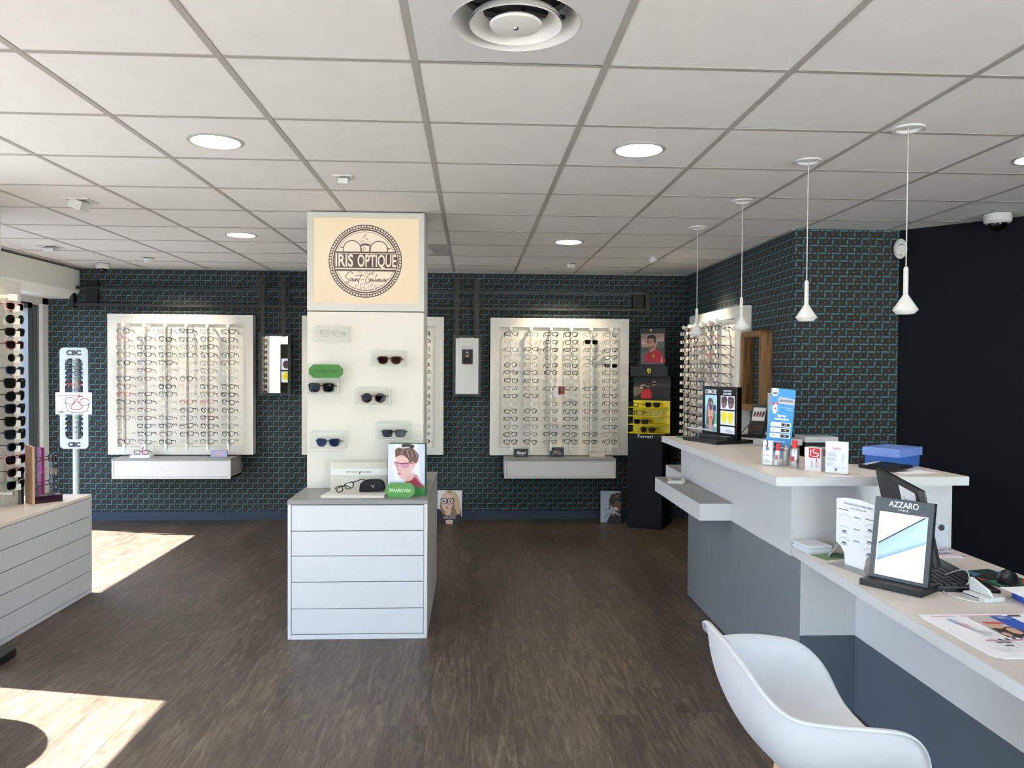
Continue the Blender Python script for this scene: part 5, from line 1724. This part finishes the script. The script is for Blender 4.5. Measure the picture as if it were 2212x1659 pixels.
lettering(t, 'NO', 0.02, yl, 0.321, 0.011, INK, width=0.016, ext=.0001)
lettering(t, 'NOUVEAUTÉ !', 0.077, yl, 0.285, 0.016, INK, width=0.066, ext=.0001, bold=.0002)
lettering(t, 'Recharge dans la', 0.08, yl, 0.253, 0.007, pm('pale green ink', '#a8e0d0', 0.5), width=0.062, ext=.0001)
lettering(t, 'boutique', 0.095, yl, 0.243, 0.007, pm('pale green ink', '#a8e0d0', 0.5), width=0.03, ext=.0001)
lettering(t, 'Spray', 0.06, yl, 0.212, 0.018, PAPER, width=0.042, ext=.0001, bold=.0004)
lettering(t, 'nettoyant', 0.06, yl, 0.196, 0.018, PAPER, width=0.068, ext=.0001, bold=.0004)
for s_, p_, z in (('35', '5€', .167), ('45', '7€', .140), ('100', '9€', .112)):
    lettering(t, s_, 0.026, yl, z, 0.014, INK, ext=.0001)
    lettering(t, p_, 0.083, yl, z, 0.010, PAPER, ext=.0001)
lettering(t, 'Lingettes x40', 0.057, yl, 0.084, 0.010, PAPER, width=0.055, ext=.0001, bold=.0002)
lettering(t, '5€', 0.057, yl, 0.071, 0.007, PAPER, ext=.0001)
lettering(t, 'Kit nettoyant', 0.057, yl, 0.056, 0.010, PAPER, width=0.055, ext=.0001, bold=.0002)
lettering(t, '9€', 0.057, yl, 0.0435, 0.007, PAPER, ext=.0001)

t = thing('acrylic_dispenser', 'clear acrylic dispenser holding sprays at the counter corner', 'dispenser', (1.424, 3.751, 1.05), radians(-38))
k = .003
MB().b(0, .118, 0, .08, 0, k).b(0, .118, 0, k, k, .075).b(0, .118, .08 - k, .08, k, .105).b(0, k, k, .08 - k, k, .09).b(.118 - k, .118, k, .08 - k, k, .09).b(.058, .06, k, .08 - k, k, .075).build('dispenser_walls', ACRYL, t)
t = thing('lens_cleaner_box', 'slim white box with blue square in the clear dispenser', 'box', (1.432, 3.757, 1.0535), radians(-38))
MB().b(0.002, 0.046, 0.006, 0.026, 0, 0.118).build('carton', PAPER, t)
a = Art(0.044, 0.118, '#e4e6ea')
a.P('#5a7fb5', rrect(.3, .68, .6, .74, .04)).E('#3a3c44', .42, .89, .16, .16).E('#e4e6ea', .34, .91, .1, .1).text_lines('#b04a50', .12, .9, .36, .44, 2).text_lines('#9aa0ac', .15, .85, .08, .24, 4)
a.build('carton_print', t, (0.002, 0.0055, 0))
t = thing('spray_tube', 'small white spray tube with red cap leaning in the dispenser', 'spray', (1.4905, 3.729, 1.0535), 0, None, rx=0, ry=radians(7))
MB().lathe([(.0105, 0), (.0115, .004), (.0115, .07), (.009, .076), (.0001, .077)], 20).build('tube_body', hx('#cfd3de'), t, smooth=True)
MB().lathe([(.0118, .072), (.0118, .104), (.010, .107), (.0001, .108)], 20).build('cap', hx('#c22a34'), t, smooth=True)
MB().at(0, 0, 0, rz=-0.6).b(-.006, .006, -.0122, -.0105, .028, .05).build('tube_label', hx('#b83040'), t)
t = thing('pen', 'teal pen standing in the clear dispenser', 'pen', (1.475, 3.752, 1.0535), 0, None, 0, radians(5))
MB().tube([(0, 0, 0), (0, 0, .01), (0, 0, .1)], [.001, .004, .004], 8).build('barrel', hx('#4c9a98'), t)
MB().tube([(0, 0, .1), (0, 0, .108)], .003, 8).build('pen_cap', STEEL, t)
tag(MB().at(1.545, 3.742, 1.05).lathe([(.016, 0), (.017, .004), (.017, .08), (.012, .088), (.008, .09), (.008, .1), (.0001, .101)], 20).build('silver_spray', pm('satin silver', '#b9b4b0', .35, metal=.6), smooth=True), 'small silver bottle behind the red capped spray bottle', 'bottle')

t = thing('spray_bottle', 'silver spray bottle with red cap beside the clear dispenser', 'bottle', (1.546, 3.64, 1.05))
MB().lathe([(.0195, 0), (.0205, .003), (.0205, .086), (.018, .093), (.0115, .098), (.0001, .099)], 28).build('bottle_body', pm('satin aluminium', '#bdbdc0', 0.28, metal=0.9, noise=.02), t, smooth=True)
MB().lathe([(.0115, .095), (.0125, .098), (.0122, .128), (.010, .133), (.0001, .134)], 24).build('cap', hx('#d4232c'), t, smooth=True)
MB().at(0, 0, 0, rz=-0.9).b(-.008, .008, -.0212, -.017, .034, .058).build('red_label', hx('#b82430'), t)
em = MB().at(0, 0, 0, rz=0.25)
em.tube([(.0105 * cos(x_), -.0212 + .0030 * abs(cos(x_)), .036 + .0125 * sin(x_)) for x_ in [q * 2 * pi / 20 for q in range(20)]], .0012, 5, closed=True).b(-.008, .008, -.0215, -.02, .034, .038)
em.build('round_emblem', INK, t)

t = thing('cleaner_carton', 'silver carton with red square logo on the counter', 'box', (1.565, 3.576, 1.05), radians(-50))
MB().b(0, 0.082, 0, 0.062, 0, 0.109).build('carton', pm('silver card', '#c6c8cc', 0.35, metal=.3), t, bevel=.001)
a = Art(0.082, 0.109, '#cfd2d8')
a.R('#b03038', 0, .03, 0, 1).P('#b8242f', [(.27, .56), (.93, .56), (.93, .98), (.27, .98)])
a.L('#f2eded', [(.62, .92), (.52, .88), (.56, .78), (.78, .76), (.84, .68), (.7, .63)], .05).L('#f2eded', [(.5, .62), (.78, .62)], .035, False)
a.R('#f2eded', .36, .41, .64, .9)
a.L('#c0505a', [(.72, .5), (.74, .42), (.68, .3), (.74, .18), (.82, .3), (.78, .42)], .02).E('#b8242f', .73, .47, .03, .06)
a.text_lines('#8a8f98', .42, .52, .14, .44, 3, wd=.6)
a.build('carton_print', t, (0, -.0004, 0))
MB().b(.0822, .0826, .02, .05, .07, .1).build('side_logo', hx('#8a2430'), t)

t = thing('price_list_holder', 'clear acrylic holder with a printed price list on the counter', 'sign holder', (1.611, 3.463, 1.05), radians(-42))
MB().b(0, .104, 0, .002, 0, .150).b(0, .104, .004, .006, 0, .150).b(0, .104, 0, .05, 0, .003).build('acrylic_frame', ACRYL, t)
MB().b(.003, .101, .0022, .0038, .004, .147).build('paper_sheet', PAPER, t)
a = Art(.098, .143, '#dfe1f2')
a.text_lines('#9296aa', .08, .6, .52, .66, 5, 3).text_lines('#9296aa', .08, .72, .38, .5, 4, 4).text_lines('#9296aa', .08, .4, .24, .33, 3, 6)
a.text_lines('#a4a8ba', .74, .88, .38, .64, 8, 5).R('#8a90a6', .06, .92, .205, .212).R('#8a90a6', .06, .7, .70, .704).E('#6a7088', .48, .12, .05, .05)
a.build('price_print', t, (.003, .0021, .004))
lettering(t, 'TARIFS', .05, -.0012, .115, .014, hx('#b5384a'), width=.04, ext=.0001)

t = thing('plastic_box', 'blue translucent plastic box on the counter end by the navy wall', 'box', (2.035, 3.60, 1.05), radians(35))
MB().plate([(0, 0), (.215, 0), (.222, .062), (-.006, .062)], 0.0, .165).build('box_body', BLUE_BOX, t, bevel=.003)
ld = MB()
ld.ringplate([(-.012, .055), (.228, .055), (.226, .095), (-.010, .095)], [(-.008, .056), (.224, .056), (.222, .094), (-.006, .094)], -.008, .173)
ld.b(-.010, .226, -.008, -.005, .055, .095).b(-.010, .226, .170, .173, .055, .095).b(-.008, .224, -.006, .171, .066, .069)
ld.build('box_lid', BLUE_LID, t)
eyewear('bs', (2.085, 3.735, 1.1345), radians(20), 'brown eyeglasses lying in the blue plastic box lid', None, rx=radians(-65))
t = thing('desk_calculator', 'black desk calculator tilted up on the counter', 'calculator', (1.868, 3.66, 1.052), radians(-68))
MB().at(0, 0, 0, rx=radians(6)).b(0, .20, 0, .13, 0.0, .014).build('calculator_body', BLACK, t, bevel=.003)
kk = MB().at(0, 0, 0, rx=radians(6))
for i in range(8):
    for j in range(4):
        kk.b(.05 + i * .018, .063 + i * .018, .012 + j * .026, .03 + j * .026, .014, .018)
kk.build('keys', pm('black keys', '#1b1c20', .4), t)
MB().at(0, 0, 0, rx=radians(6)).b(.01, .04, .015, .115, .014, .0146).build('display', hx('#b9c2cc'), t)
tag(MB().at(1.97, 3.42, 1.0503, rz=0.25).b(0, .18, 0, .12, 0, .0006).build('loose_paper', PAPER), 'white sheet of paper on the counter before the blue box', 'paper')

# ------------------------------------------------------------------ things on the desk
ZT = 0.715
t = thing('counter_mirror', 'black framed tabletop mirror with white letters on the desk', 'mirror', (1.46, 2.838, ZT), radians(-54.1))
MB().b(0, .225, 0, .152, 0, .024).build('base', BLACK, t, bevel=.002)
TILT = radians(-9)
fr = thing('mirror_board', None, None, (.004, .062, .024), 0, None, TILT)
fr.parent = t
MB().ringplate([(0, 0), (.216, 0), (.216, .303), (0, .303)], [(.018, .012), (.198, .012), (.198, .250), (.018, .250)], 0, .022).build('frame', pm('graphite frame', '#23272c', 0.35, noise=.02), fr, bevel=.001)
MB().b(.018, .198, .008, .012, .012, .250).build('mirror_glass', MIRROR, fr)
MB().ringplate([(.018, .012), (.198, .012), (.198, .250), (.018, .250)], [(.0205, .0145), (.1955, .0145), (.1955, .2475), (.0205, .2475)], .006, .0078).build('light_strip', lit('#f4f8ff', 1.3), fr)
lettering(fr, 'AZZARO', .108, -.0005, .281, .03, PAPER, width=.108, bold=.0003)
lettering(fr, 'PARIS', .108, -.0005, .262, .011, PAPER, width=.034, space=1.3)
MB().b(.02, .20, .09, .12, .024, .05).build('foot_block', BLACK, t)

MR = radians(-101.9)
t = thing('monitor', 'black computer monitor seen from behind with a printed note', 'monitor', (1.765, 3.31, ZT), MR)
MTX = dict(x=0, y=0, z=1.09 - ZT, rx=radians(13), ry=radians(2.8))
MB().at(**MTX).b(0, .50, 0, .02, -.30, 0).build('back_shell', pm('matt charcoal plastic', '#232527', .5, noise=.02), t, bevel=.004)
MB().at(**MTX).b(.004, .496, .02, .030, -.296, -.004).build('screen', pm('dark screen', '#0a0c12', .15), t)
MB().b(.22, .28, .075, .095, 0.01, .2).b(.15, .35, .02, .17, 0, .01).build('stand', BLACK, t, bevel=.002)
MB().at(**MTX).disc(.235, -.115, .033, -.0012, -.0002, 28).build('round_emblem', pm('grey emblem', '#85878a', .4), t)
XM = Matrix.Translation((0, 0, 1.09 - ZT)) @ Matrix.Rotation(radians(13), 4, 'X') @ Matrix.Rotation(radians(2.8), 4, 'Y')


def on_monitor(o, x, y, z):
    o.matrix_basis = XM @ Matrix.Translation((x, y, z)) @ Matrix.Rotation(pi / 2, 4, 'X')


on_monitor(lettering(t, 'hp', 0, 0, 0, .05, pm('charcoal ink', '#2b2d2f', .5), width=.038, shear=.25), .235, -.0016, -.115)
nt_ = thing('printed_note', 'white printed note taped to the back of the monitor', 'note', (1.765, 3.31, ZT), MR)
MB().at(**MTX).b(.30, .475, -.0024, -.0012, -.22, -.012).build('note_sheet', PAPER, nt_)
for i, s_ in enumerate(('Il est remis', 'gratuitement un', 'devis pour')):
    on_monitor(lettering(nt_, s_, 0, 0, 0, .034, INK, width=(.11, .155, .105)[i], ext=.0001), .388, -.0028, -.062 - i * .043)

t = thing('lens_comparison_card', 'white acrylic lens thickness card standing on the desk', 'display card', (1.478, 3.155, ZT), radians(-75))
MB().b(0, .25, 0, .085, 0, .006).build('base', clearmat('clear base', (.96, .97, .97), .08, .05, body=.25, bodycol=(.92, .93, .94)), t)
shp = [(.055, .006), (.16, .006), (.17, .05), (.20, .09), (.25, .105), (.25, .262), (.20, .277), (.125, .284), (.05, .28), (.0, .27), (.0, .09), (.03, .075), (.05, .05)]
MB().plate(shp, .05, .054).build('card', pm('white acrylic', '#eceef0', .25), t, bevel=.001)
a = Art(.25, .28, PAPER)
a.mb = MB()
a.k = 2
for r_ in range(3):
    for c_ in range(2):
        z = .72 - r_ * .17 - (.06 if c_ else 0)
        a.L('#cdd3da', [(.09 + c_ * .56, z), (.2 + c_ * .56, z + .035), (.34 + c_ * .56, z + .0)], .018)
        if r_ or c_:
            a.R('#5b6272', .16 + c_ * .56, .25 + c_ * .56, z - .055, z - .03).R('#8a90a0', .13 + c_ * .56, .28 + c_ * .56, z - .075, z - .066)
    a.R('#6a84b8', .42, .56, .74 - r_ * .17, .755 - r_ * .17)
a.R('#70767f', .08, .3, .82, .832).R('#70767f', .68, .9, .76, .772)
a.build('card_print', t, (0, .0498, 0))
lettering(t, 'LES AVANTAGES DU VERRE AMINCI', .125, .0494, .258, .012, hx('#3a5aa0'), width=.16, ext=.0001)
lettering(t, "Grain d'épaisseur", .125, .0494, .243, .010, hx('#60656c'), width=.09, ext=.0001)

t = thing('paper_stack', 'stack of white booklets at the desk corner against the counter', 'booklets', (1.475, 3.31, ZT), radians(6))
for k_ in range(4):
    MB().at(0, 0, 0, rz=.03 * (k_ % 2)).b(0, .11, 0, .135, k_ * .0085, k_ * .0085 + .008).build('booklet', hx('#dcdde2' if k_ % 2 else '#c9ccd6'), t)
for q, (x_, y_, rz_, lb) in enumerate(((1.535, 3.255, -.5, 'green and white folded flyer beside the booklet stack'), (1.59, 3.225, -.45, 'green and white folded flyer partly behind the lens card'))):
    t = thing('folded_flyer', lb, 'flyer', (x_, y_, ZT), rz_, 'folded flyers on the desk')
    MB().plate([(0, 0), (.001, 0), (.05, .075), (.099, 0), (.1, 0), (.05, .078)], 0, .115).build('sheet', PAPER, t)
    a = Art(.092, .115, '#d5d8da')
    a.R('#1f8a70', .55, .9, .0, 1).P('#2a2b2c', [(.1, .1), (.5, .2), (.6, .5), (.3, .45)], True).E('#8f9db8', .3, .7, .14, .1).P('#8a6a5a', [(.3, .3), (.5, .35), (.5, .5), (.35, .5)], True)
    a.build('flyer_print', t, (.0, .0, .001), (-pi / 2, -0.99, 0))
tag(MB().at(1.50, 3.20, ZT + .0003, rz=.25).b(0, .14, 0, .10, 0, .0012).build('flat_flyer', hx('#5f7a55')), 'green flyer lying flat before the folded flyers', 'flyer')

t = thing('keyboard', 'black wired keyboard lying on the desk behind the mirror', 'keyboard', (1.845, 2.715, ZT), radians(82))
MB().b(0, .47, -.02, .155, 0, .018).b(0, .47, -.075, -.02, 0, .012).build('keyboard_body', BLACK, t, bevel=.003)
kb = MB()
for r_ in range(6):
    for c_ in range(21):
        if (c_ in (15, 19)) and False:
            continue
        kb.b(.012 + c_ * .0213, .030 + c_ * .0213, -.008 + r_ * .0255, .0125 + r_ * .0255, .018, .0245)
kb.build('keys', pm('black key plastic', '#17181b', .42), t)

t = thing('mouse_mat', 'green, red and blue patterned mouse mat on the desk', 'mouse mat', (1.965, 2.775, ZT), radians(14))
MB().prism(rrect(0, .19, 0, .22, .012), 0, .003).build('mat', BLACK, t)
a = Art(.19, .22, '#10302c')
a.P('#0f6a52', [(0, 0), (.6, 0), (.9, .3), (.2, .4)]).P('#b8402e', [(0, .4), (.25, .42), (.1, .62), (0, .6)]).P('#2f6f86', [(0, .6), (.5, .7), (.4, 1), (0, 1)]).P('#b8402e', [(.6, 0), (1, 0), (1, .2), (.9, .26)]).P('#2f6f86', [(.8, .4), (1, .3), (1, .8), (.9, .8)]).P('#14181c', [(.2, .42), (.9, .3), (.8, .75), (.3, .7)])
a.build('mat_print', t, (0, 0, .0031), (-pi / 2, 0, 0))
t = thing('computer_mouse', 'black computer mouse on the patterned mat', 'mouse', (2.04, 2.84, ZT + .0034), radians(-40))
pr = []
mv, mf = [], []
for i in range(9):
    u = i / 8
    yy = -.055 + .115 * u
    hw = .036 * (1 - (2 * abs(u - .5)) ** 3 * .55)
    hh = .048 * (sin(pi * (u * .8 + .16)) ** .8)
    for j in range(13):
        a_ = pi * j / 12
        mv.append((hw * cos(a_), yy, max(0, hh * sin(a_) ** .8)))
for i in range(8):
    for j in range(12):
        mf.append((i * 13 + j, (i + 1) * 13 + j, (i + 1) * 13 + j + 1, i * 13 + j + 1))
mf.append(tuple(range(13)))
mf.append(tuple(range(8 * 13, 9 * 13))[::-1])
MB().add(mv, mf).build('mouse_shell', pm('soft black plastic', '#191a1e', .35), t, smooth=True)
MB().tube([(0, -.035, .036), (0, -.02, .044)], .005, 8).build('wheel', pm('grey rubber', '#3a3b40', .6), t)

t = thing('card_reader', 'white card reader with slanted stand on the desk', 'card reader', (1.764, 2.692, ZT), radians(-80))
MB().prism(rrect(0, .105, 0, .085, .008), 0, .016).build('reader_base', METAL_W, t, bevel=.003)
MB().at(.052, .03, .016, rx=0).plate([(-.052, 0), (.05, 0), (.03, .022), (-.045, .05), (-.055, .045)], .0, .012).build('slanted_back', METAL_W, t, bevel=.004)
MB().b(.008, .075, -.0006, .0, .007, .0105).build('card_slot', pm('dark blue slot', '#1d2350', .4), t)
t = thing('usb_cable', 'white cable looping from the card reader behind the mirror', 'cable', (0, 0, 0))
MB().tube(smooth_pts([(1.80, 2.90, ZT + .004), (1.83, 2.83, ZT + .05), (1.845, 2.79, ZT + .06), (1.82, 2.74, ZT + .03), (1.78, 2.75, ZT + .004), (1.72, 2.73, ZT + .003), (1.715, 2.66, ZT + .003), (1.745, 2.60, ZT + .003), (1.768, 2.588, ZT + .006)], 8), .0022, 8).build('cable', METAL_W, t, smooth=True)

t = thing('desk_mat', 'white printed lens brochure mat lying on the front of the desk', 'brochure', (1.468, 2.085, ZT))
MB().prism(rrect(0, .60, 0, .385, .03), 0, .0018).build('mat_sheet', PAPER, t)
a = Art(.60, .385, '#e7e5ea')
a.R('#b02a78', .06, .20, .945, .957).R('#b02a78', .225, .46, .945, .957).R('#b02a78', .11, .40, .36, .372).P('#4a464a', rrect(.49, .56, .92, .965, .01))
a.P('#1f4fae', [(.38, .93), (.49, .93), (.49, .42), (.38, .42)]).P('#4a2a80', [(.38, .6), (.49, .5), (.49, .42), (.38, .42)]).P('#8ab4dc', [(.42, .42), (.49, .5), (.49, .42)])
a.P('#b7b2b2', [(.25, .92), (.37, .92), (.37, .42), (.25, .42)]).P('#2a201e', [(.25, .62), (.37, .66), (.37, .42), (.25, .42)]).E('#c79a80', .30, .69, .035, .08).E('#c79a80', .345, .55, .03, .08).P('#c0404a', [(.27, .78), (.36, .76), (.36, .72), (.27, .74)], True).E('#c79a80', .27, .47, .02, .05)
a.text_lines('#f0f0f4', .40, .47, .84, .90, 2)
a.P('#b9bce0', [(.11, .86), (.135, .86), (.15, .72), (.125, .72)], True).P('#d8a8b0', [(.125, .74), (.15, .74), (.165, .64), (.14, .64)], True).P('#cfd2d6', [(.14, .64), (.165, .64), (.17, .54), (.15, .54)], True)
a.text_lines('#9a9aa4', .14, .22, .42, .56, 8, 3).R('#8a8a90', .236, .24, .42, .62)
for q in range(8):
    a.E(('#b0a8ac', '#2a2630', '#141018', '#4a3c44', '#1c1820', '#b0b0b4', '#9aa0a4', '#c0c0c4')[q], .13 + q * .035, .32, .011, .02)
    a.text_lines('#a8a8b0', .125 + q * .035, .14 + q * .035, .12, .28, 5, q)
a.O('#c05a6a', .09, .24, .014, .004).R('#55555e', .085, .16, .17, .2).R('#55506a', .10, .14, .10, .13)
a.build('mat_print', t, (0, 0, .0019), (-pi / 2, 0, 0))

t = thing('document_tray', 'blue tray under white papers at the desk front edge', 'tray', (1.905, 2.46, ZT), radians(-4))
MB().b(0, .23, 0, .19, 0, .028).build('tray_body', pm('cobalt plastic', '#2a55b8', .4), t, bevel=.003)
MB().at(0, 0, 0, rz=.05).b(-.012, .21, .01, .22, .029, .0305).build('top_sheet', PAPER, t)
t = thing('acrylic_leaflet_holder', 'clear acrylic leaflet holder with papers behind the keyboard', 'leaflet holder', (2.0, 3.36, ZT), radians(-4))
MB().prism(rrect(0, .13, 0, .03, .004), 0, .003).build('base', ACRYL, t)
MB().plate(rrect(0, .13, .003, .12, .01), 0, .003).build('front_plate', clearmat('frosted acrylic', (.9, .92, .95), .06, .05, body=.4, bodycol=(.85, .88, .92)), t)
MB().at(0, .02, 0, rx=radians(-8)).b(-.09, .10, 0, .004, .003, .17).build('papers', hx('#cfd2e0'), t)
MB().disc(.098, .105, .014, -.0012, -.0002, 20).build('emblem', INK, t)
t = thing('paper_pile', 'crumpled pile of papers and red leaflets behind the keyboard', 'papers', (2.03, 3.28, ZT), radians(-15))
for q in range(4):
    MB().at(-.05 + .03 * (q % 2), -.03, 0, rz=.25 * q).b(0, .15, 0, .08, .004 * q, .004 * q + .003).build('sheet', hx(('#d5d0dc', '#c9b6bc', '#d8d9e2', '#b9a6ac')[q]), t)
a = Art(.1, .07, '#cfc6cc')
a.P('#b23a34', [(0, .7), (.5, .9), (.6, .6), (.1, .5)]).P('#44527a', [(.5, .3), (.9, .4), (.85, .6), (.5, .5)], True)
a.build('leaflet_print', t, (-.03, -.02, .0165), (-pi / 2, 0, .3))

# ------------------------------------------------------------------ moulded armchair
def armchair(loc, rz, label, group):
    t = thing('armchair', label, 'chair', loc, rz, group)
    half = [(0, .262, 0, .425), (22, .252, .13, .432), (40, .222, .225, .475), (52, .182, .275, .575), (64, .12, .305, .635), (82, .03, .317, .655), (100, -.06, .312, .662),
            (120, -.145, .285, .668), (138, -.195, .24, .702), (154, -.222, .17, .75), (168, -.24, .085, .782), (180, -.246, 0, .79)]
    ctrl = half + [(360 - a_, x, -y, z) for a_, x, y, z in half[1:-1]][::-1]
    ctrl = [c[1:] for c in ctrl]
    m = len(ctrl)
    rim = []
    for i in range(m):
        P = [ctrl[(i + d) % m] for d in (-1, 0, 1, 2)]
        for j in range(4):
            u = j / 4
            rim.append(tuple(0.5 * (2 * P[1][k] + (P[2][k] - P[0][k]) * u + (2 * P[0][k] - 5 * P[1][k] + 4 * P[2][k] - P[3][k]) * u * u + (3 * P[1][k] - P[0][k] - 3 * P[2][k] + P[3][k]) * u ** 3) for k in range(3)))
    C0 = (0.02, 0, .418)
    rings = 15
    vs, fs = [C0], []
    nr = len(rim)
    for (x, y, z) in rim:
        hgt = max(0, z - .43)
        k1 = .62 if hgt > .05 else .6
        p0 = Vector(C0)
        p3 = Vector((x, y, z))
        p1 = Vector((C0[0] + (x - C0[0]) * k1, y * k1, .408))
        p2 = Vector((C0[0] + (x - C0[0]) * (.97 if hgt > .05 else .85), y * (.92 if hgt > .05 else .85), .425 + hgt * .42 + (0.004 if hgt <= .05 else 0)))
        for q in range(1, rings + 1):
            u = q / rings
            p = p0 * (1 - u) ** 3 + 3 * p1 * u * (1 - u) ** 2 + 3 * p2 * u * u * (1 - u) + p3 * u ** 3
            vs.append(tuple(p))
        rad = Vector((x - C0[0], y, 0)).normalized()
        vs.append(tuple(p3 + rad * .007 + Vector((0, 0, .003))))
        vs.append(tuple(p3 + rad * .016 + Vector((0, 0, -.002))))
    per = rings + 2
    for i in range(nr):
        j = (i + 1) % nr
        fs.append((0, 1 + i * per, 1 + j * per))
        for q in range(per - 1):
            fs.append((1 + i * per + q, 1 + i * per + q + 1, 1 + j * per + q + 1, 1 + j * per + q))
    o = MB().add(vs, fs).build('seat_shell', CHAIRW, t)
    o.data.polygons.foreach_set('use_smooth', [True] * len(o.data.polygons))
    sd = o.modifiers.new('thickness', 'SOLIDIFY')
    sd.thickness = .006
    sd.offset = 1
    ss = o.modifiers.new('smooth', 'SUBSURF')
    ss.levels = ss.render_levels = 1
    for x, y in ((.17, .15), (.17, -.15), (-.15, .15), (-.15, -.15)):
        MB().tube([(x * (.62 if x > 0 else .1), y * .7, .405), (x * (1.25 if x > 0 else .3), y * 1.25, .0)], [.014, .010], 12).build('leg', BEECH, t)
    MB().tube([(.11, .10, .39), (-.02, -.10, .39)], .006, 8).tube([(.11, -.10, .39), (-.02, .10, .39)], .006, 8).build('under_frame', BLACK, t)
    return t


armchair((0.935, 2.125, 0), 0.0, 'white moulded armchair pulled up to the reception desk', 'white moulded armchairs')
armchair((-2.60, 3.20, 0), radians(160), 'white moulded armchair outside the view, casting its shadow in the sun patch', 'white moulded armchairs')

# poster on the wall behind the viewer, seen in the hanging mirror
t = thing('framed_poster', 'white framed poster of a man in dark glasses, seen in the hanging mirror', 'poster', (0.02, -1.695, 1.58), pi)
MB().b(0, .26, .001, .02, 0, .42).build('poster_frame', WHITE, t)
a = Art(.24, .32, '#3a3638')
a.E('#b9a79c', .5, .66, .17, .2).P('#141416', [(.2, 0), (.25, .35), (.5, .45), (.75, .35), (.8, 0)], True).P('#0c0c0e', [(.32, .72), (.68, .72), (.62, .62), (.38, .62)]).P('#c02a30', [(.4, 0), (.5, .15), (.6, 0)])
a.build('poster_print', t, (.01, 0, .03))
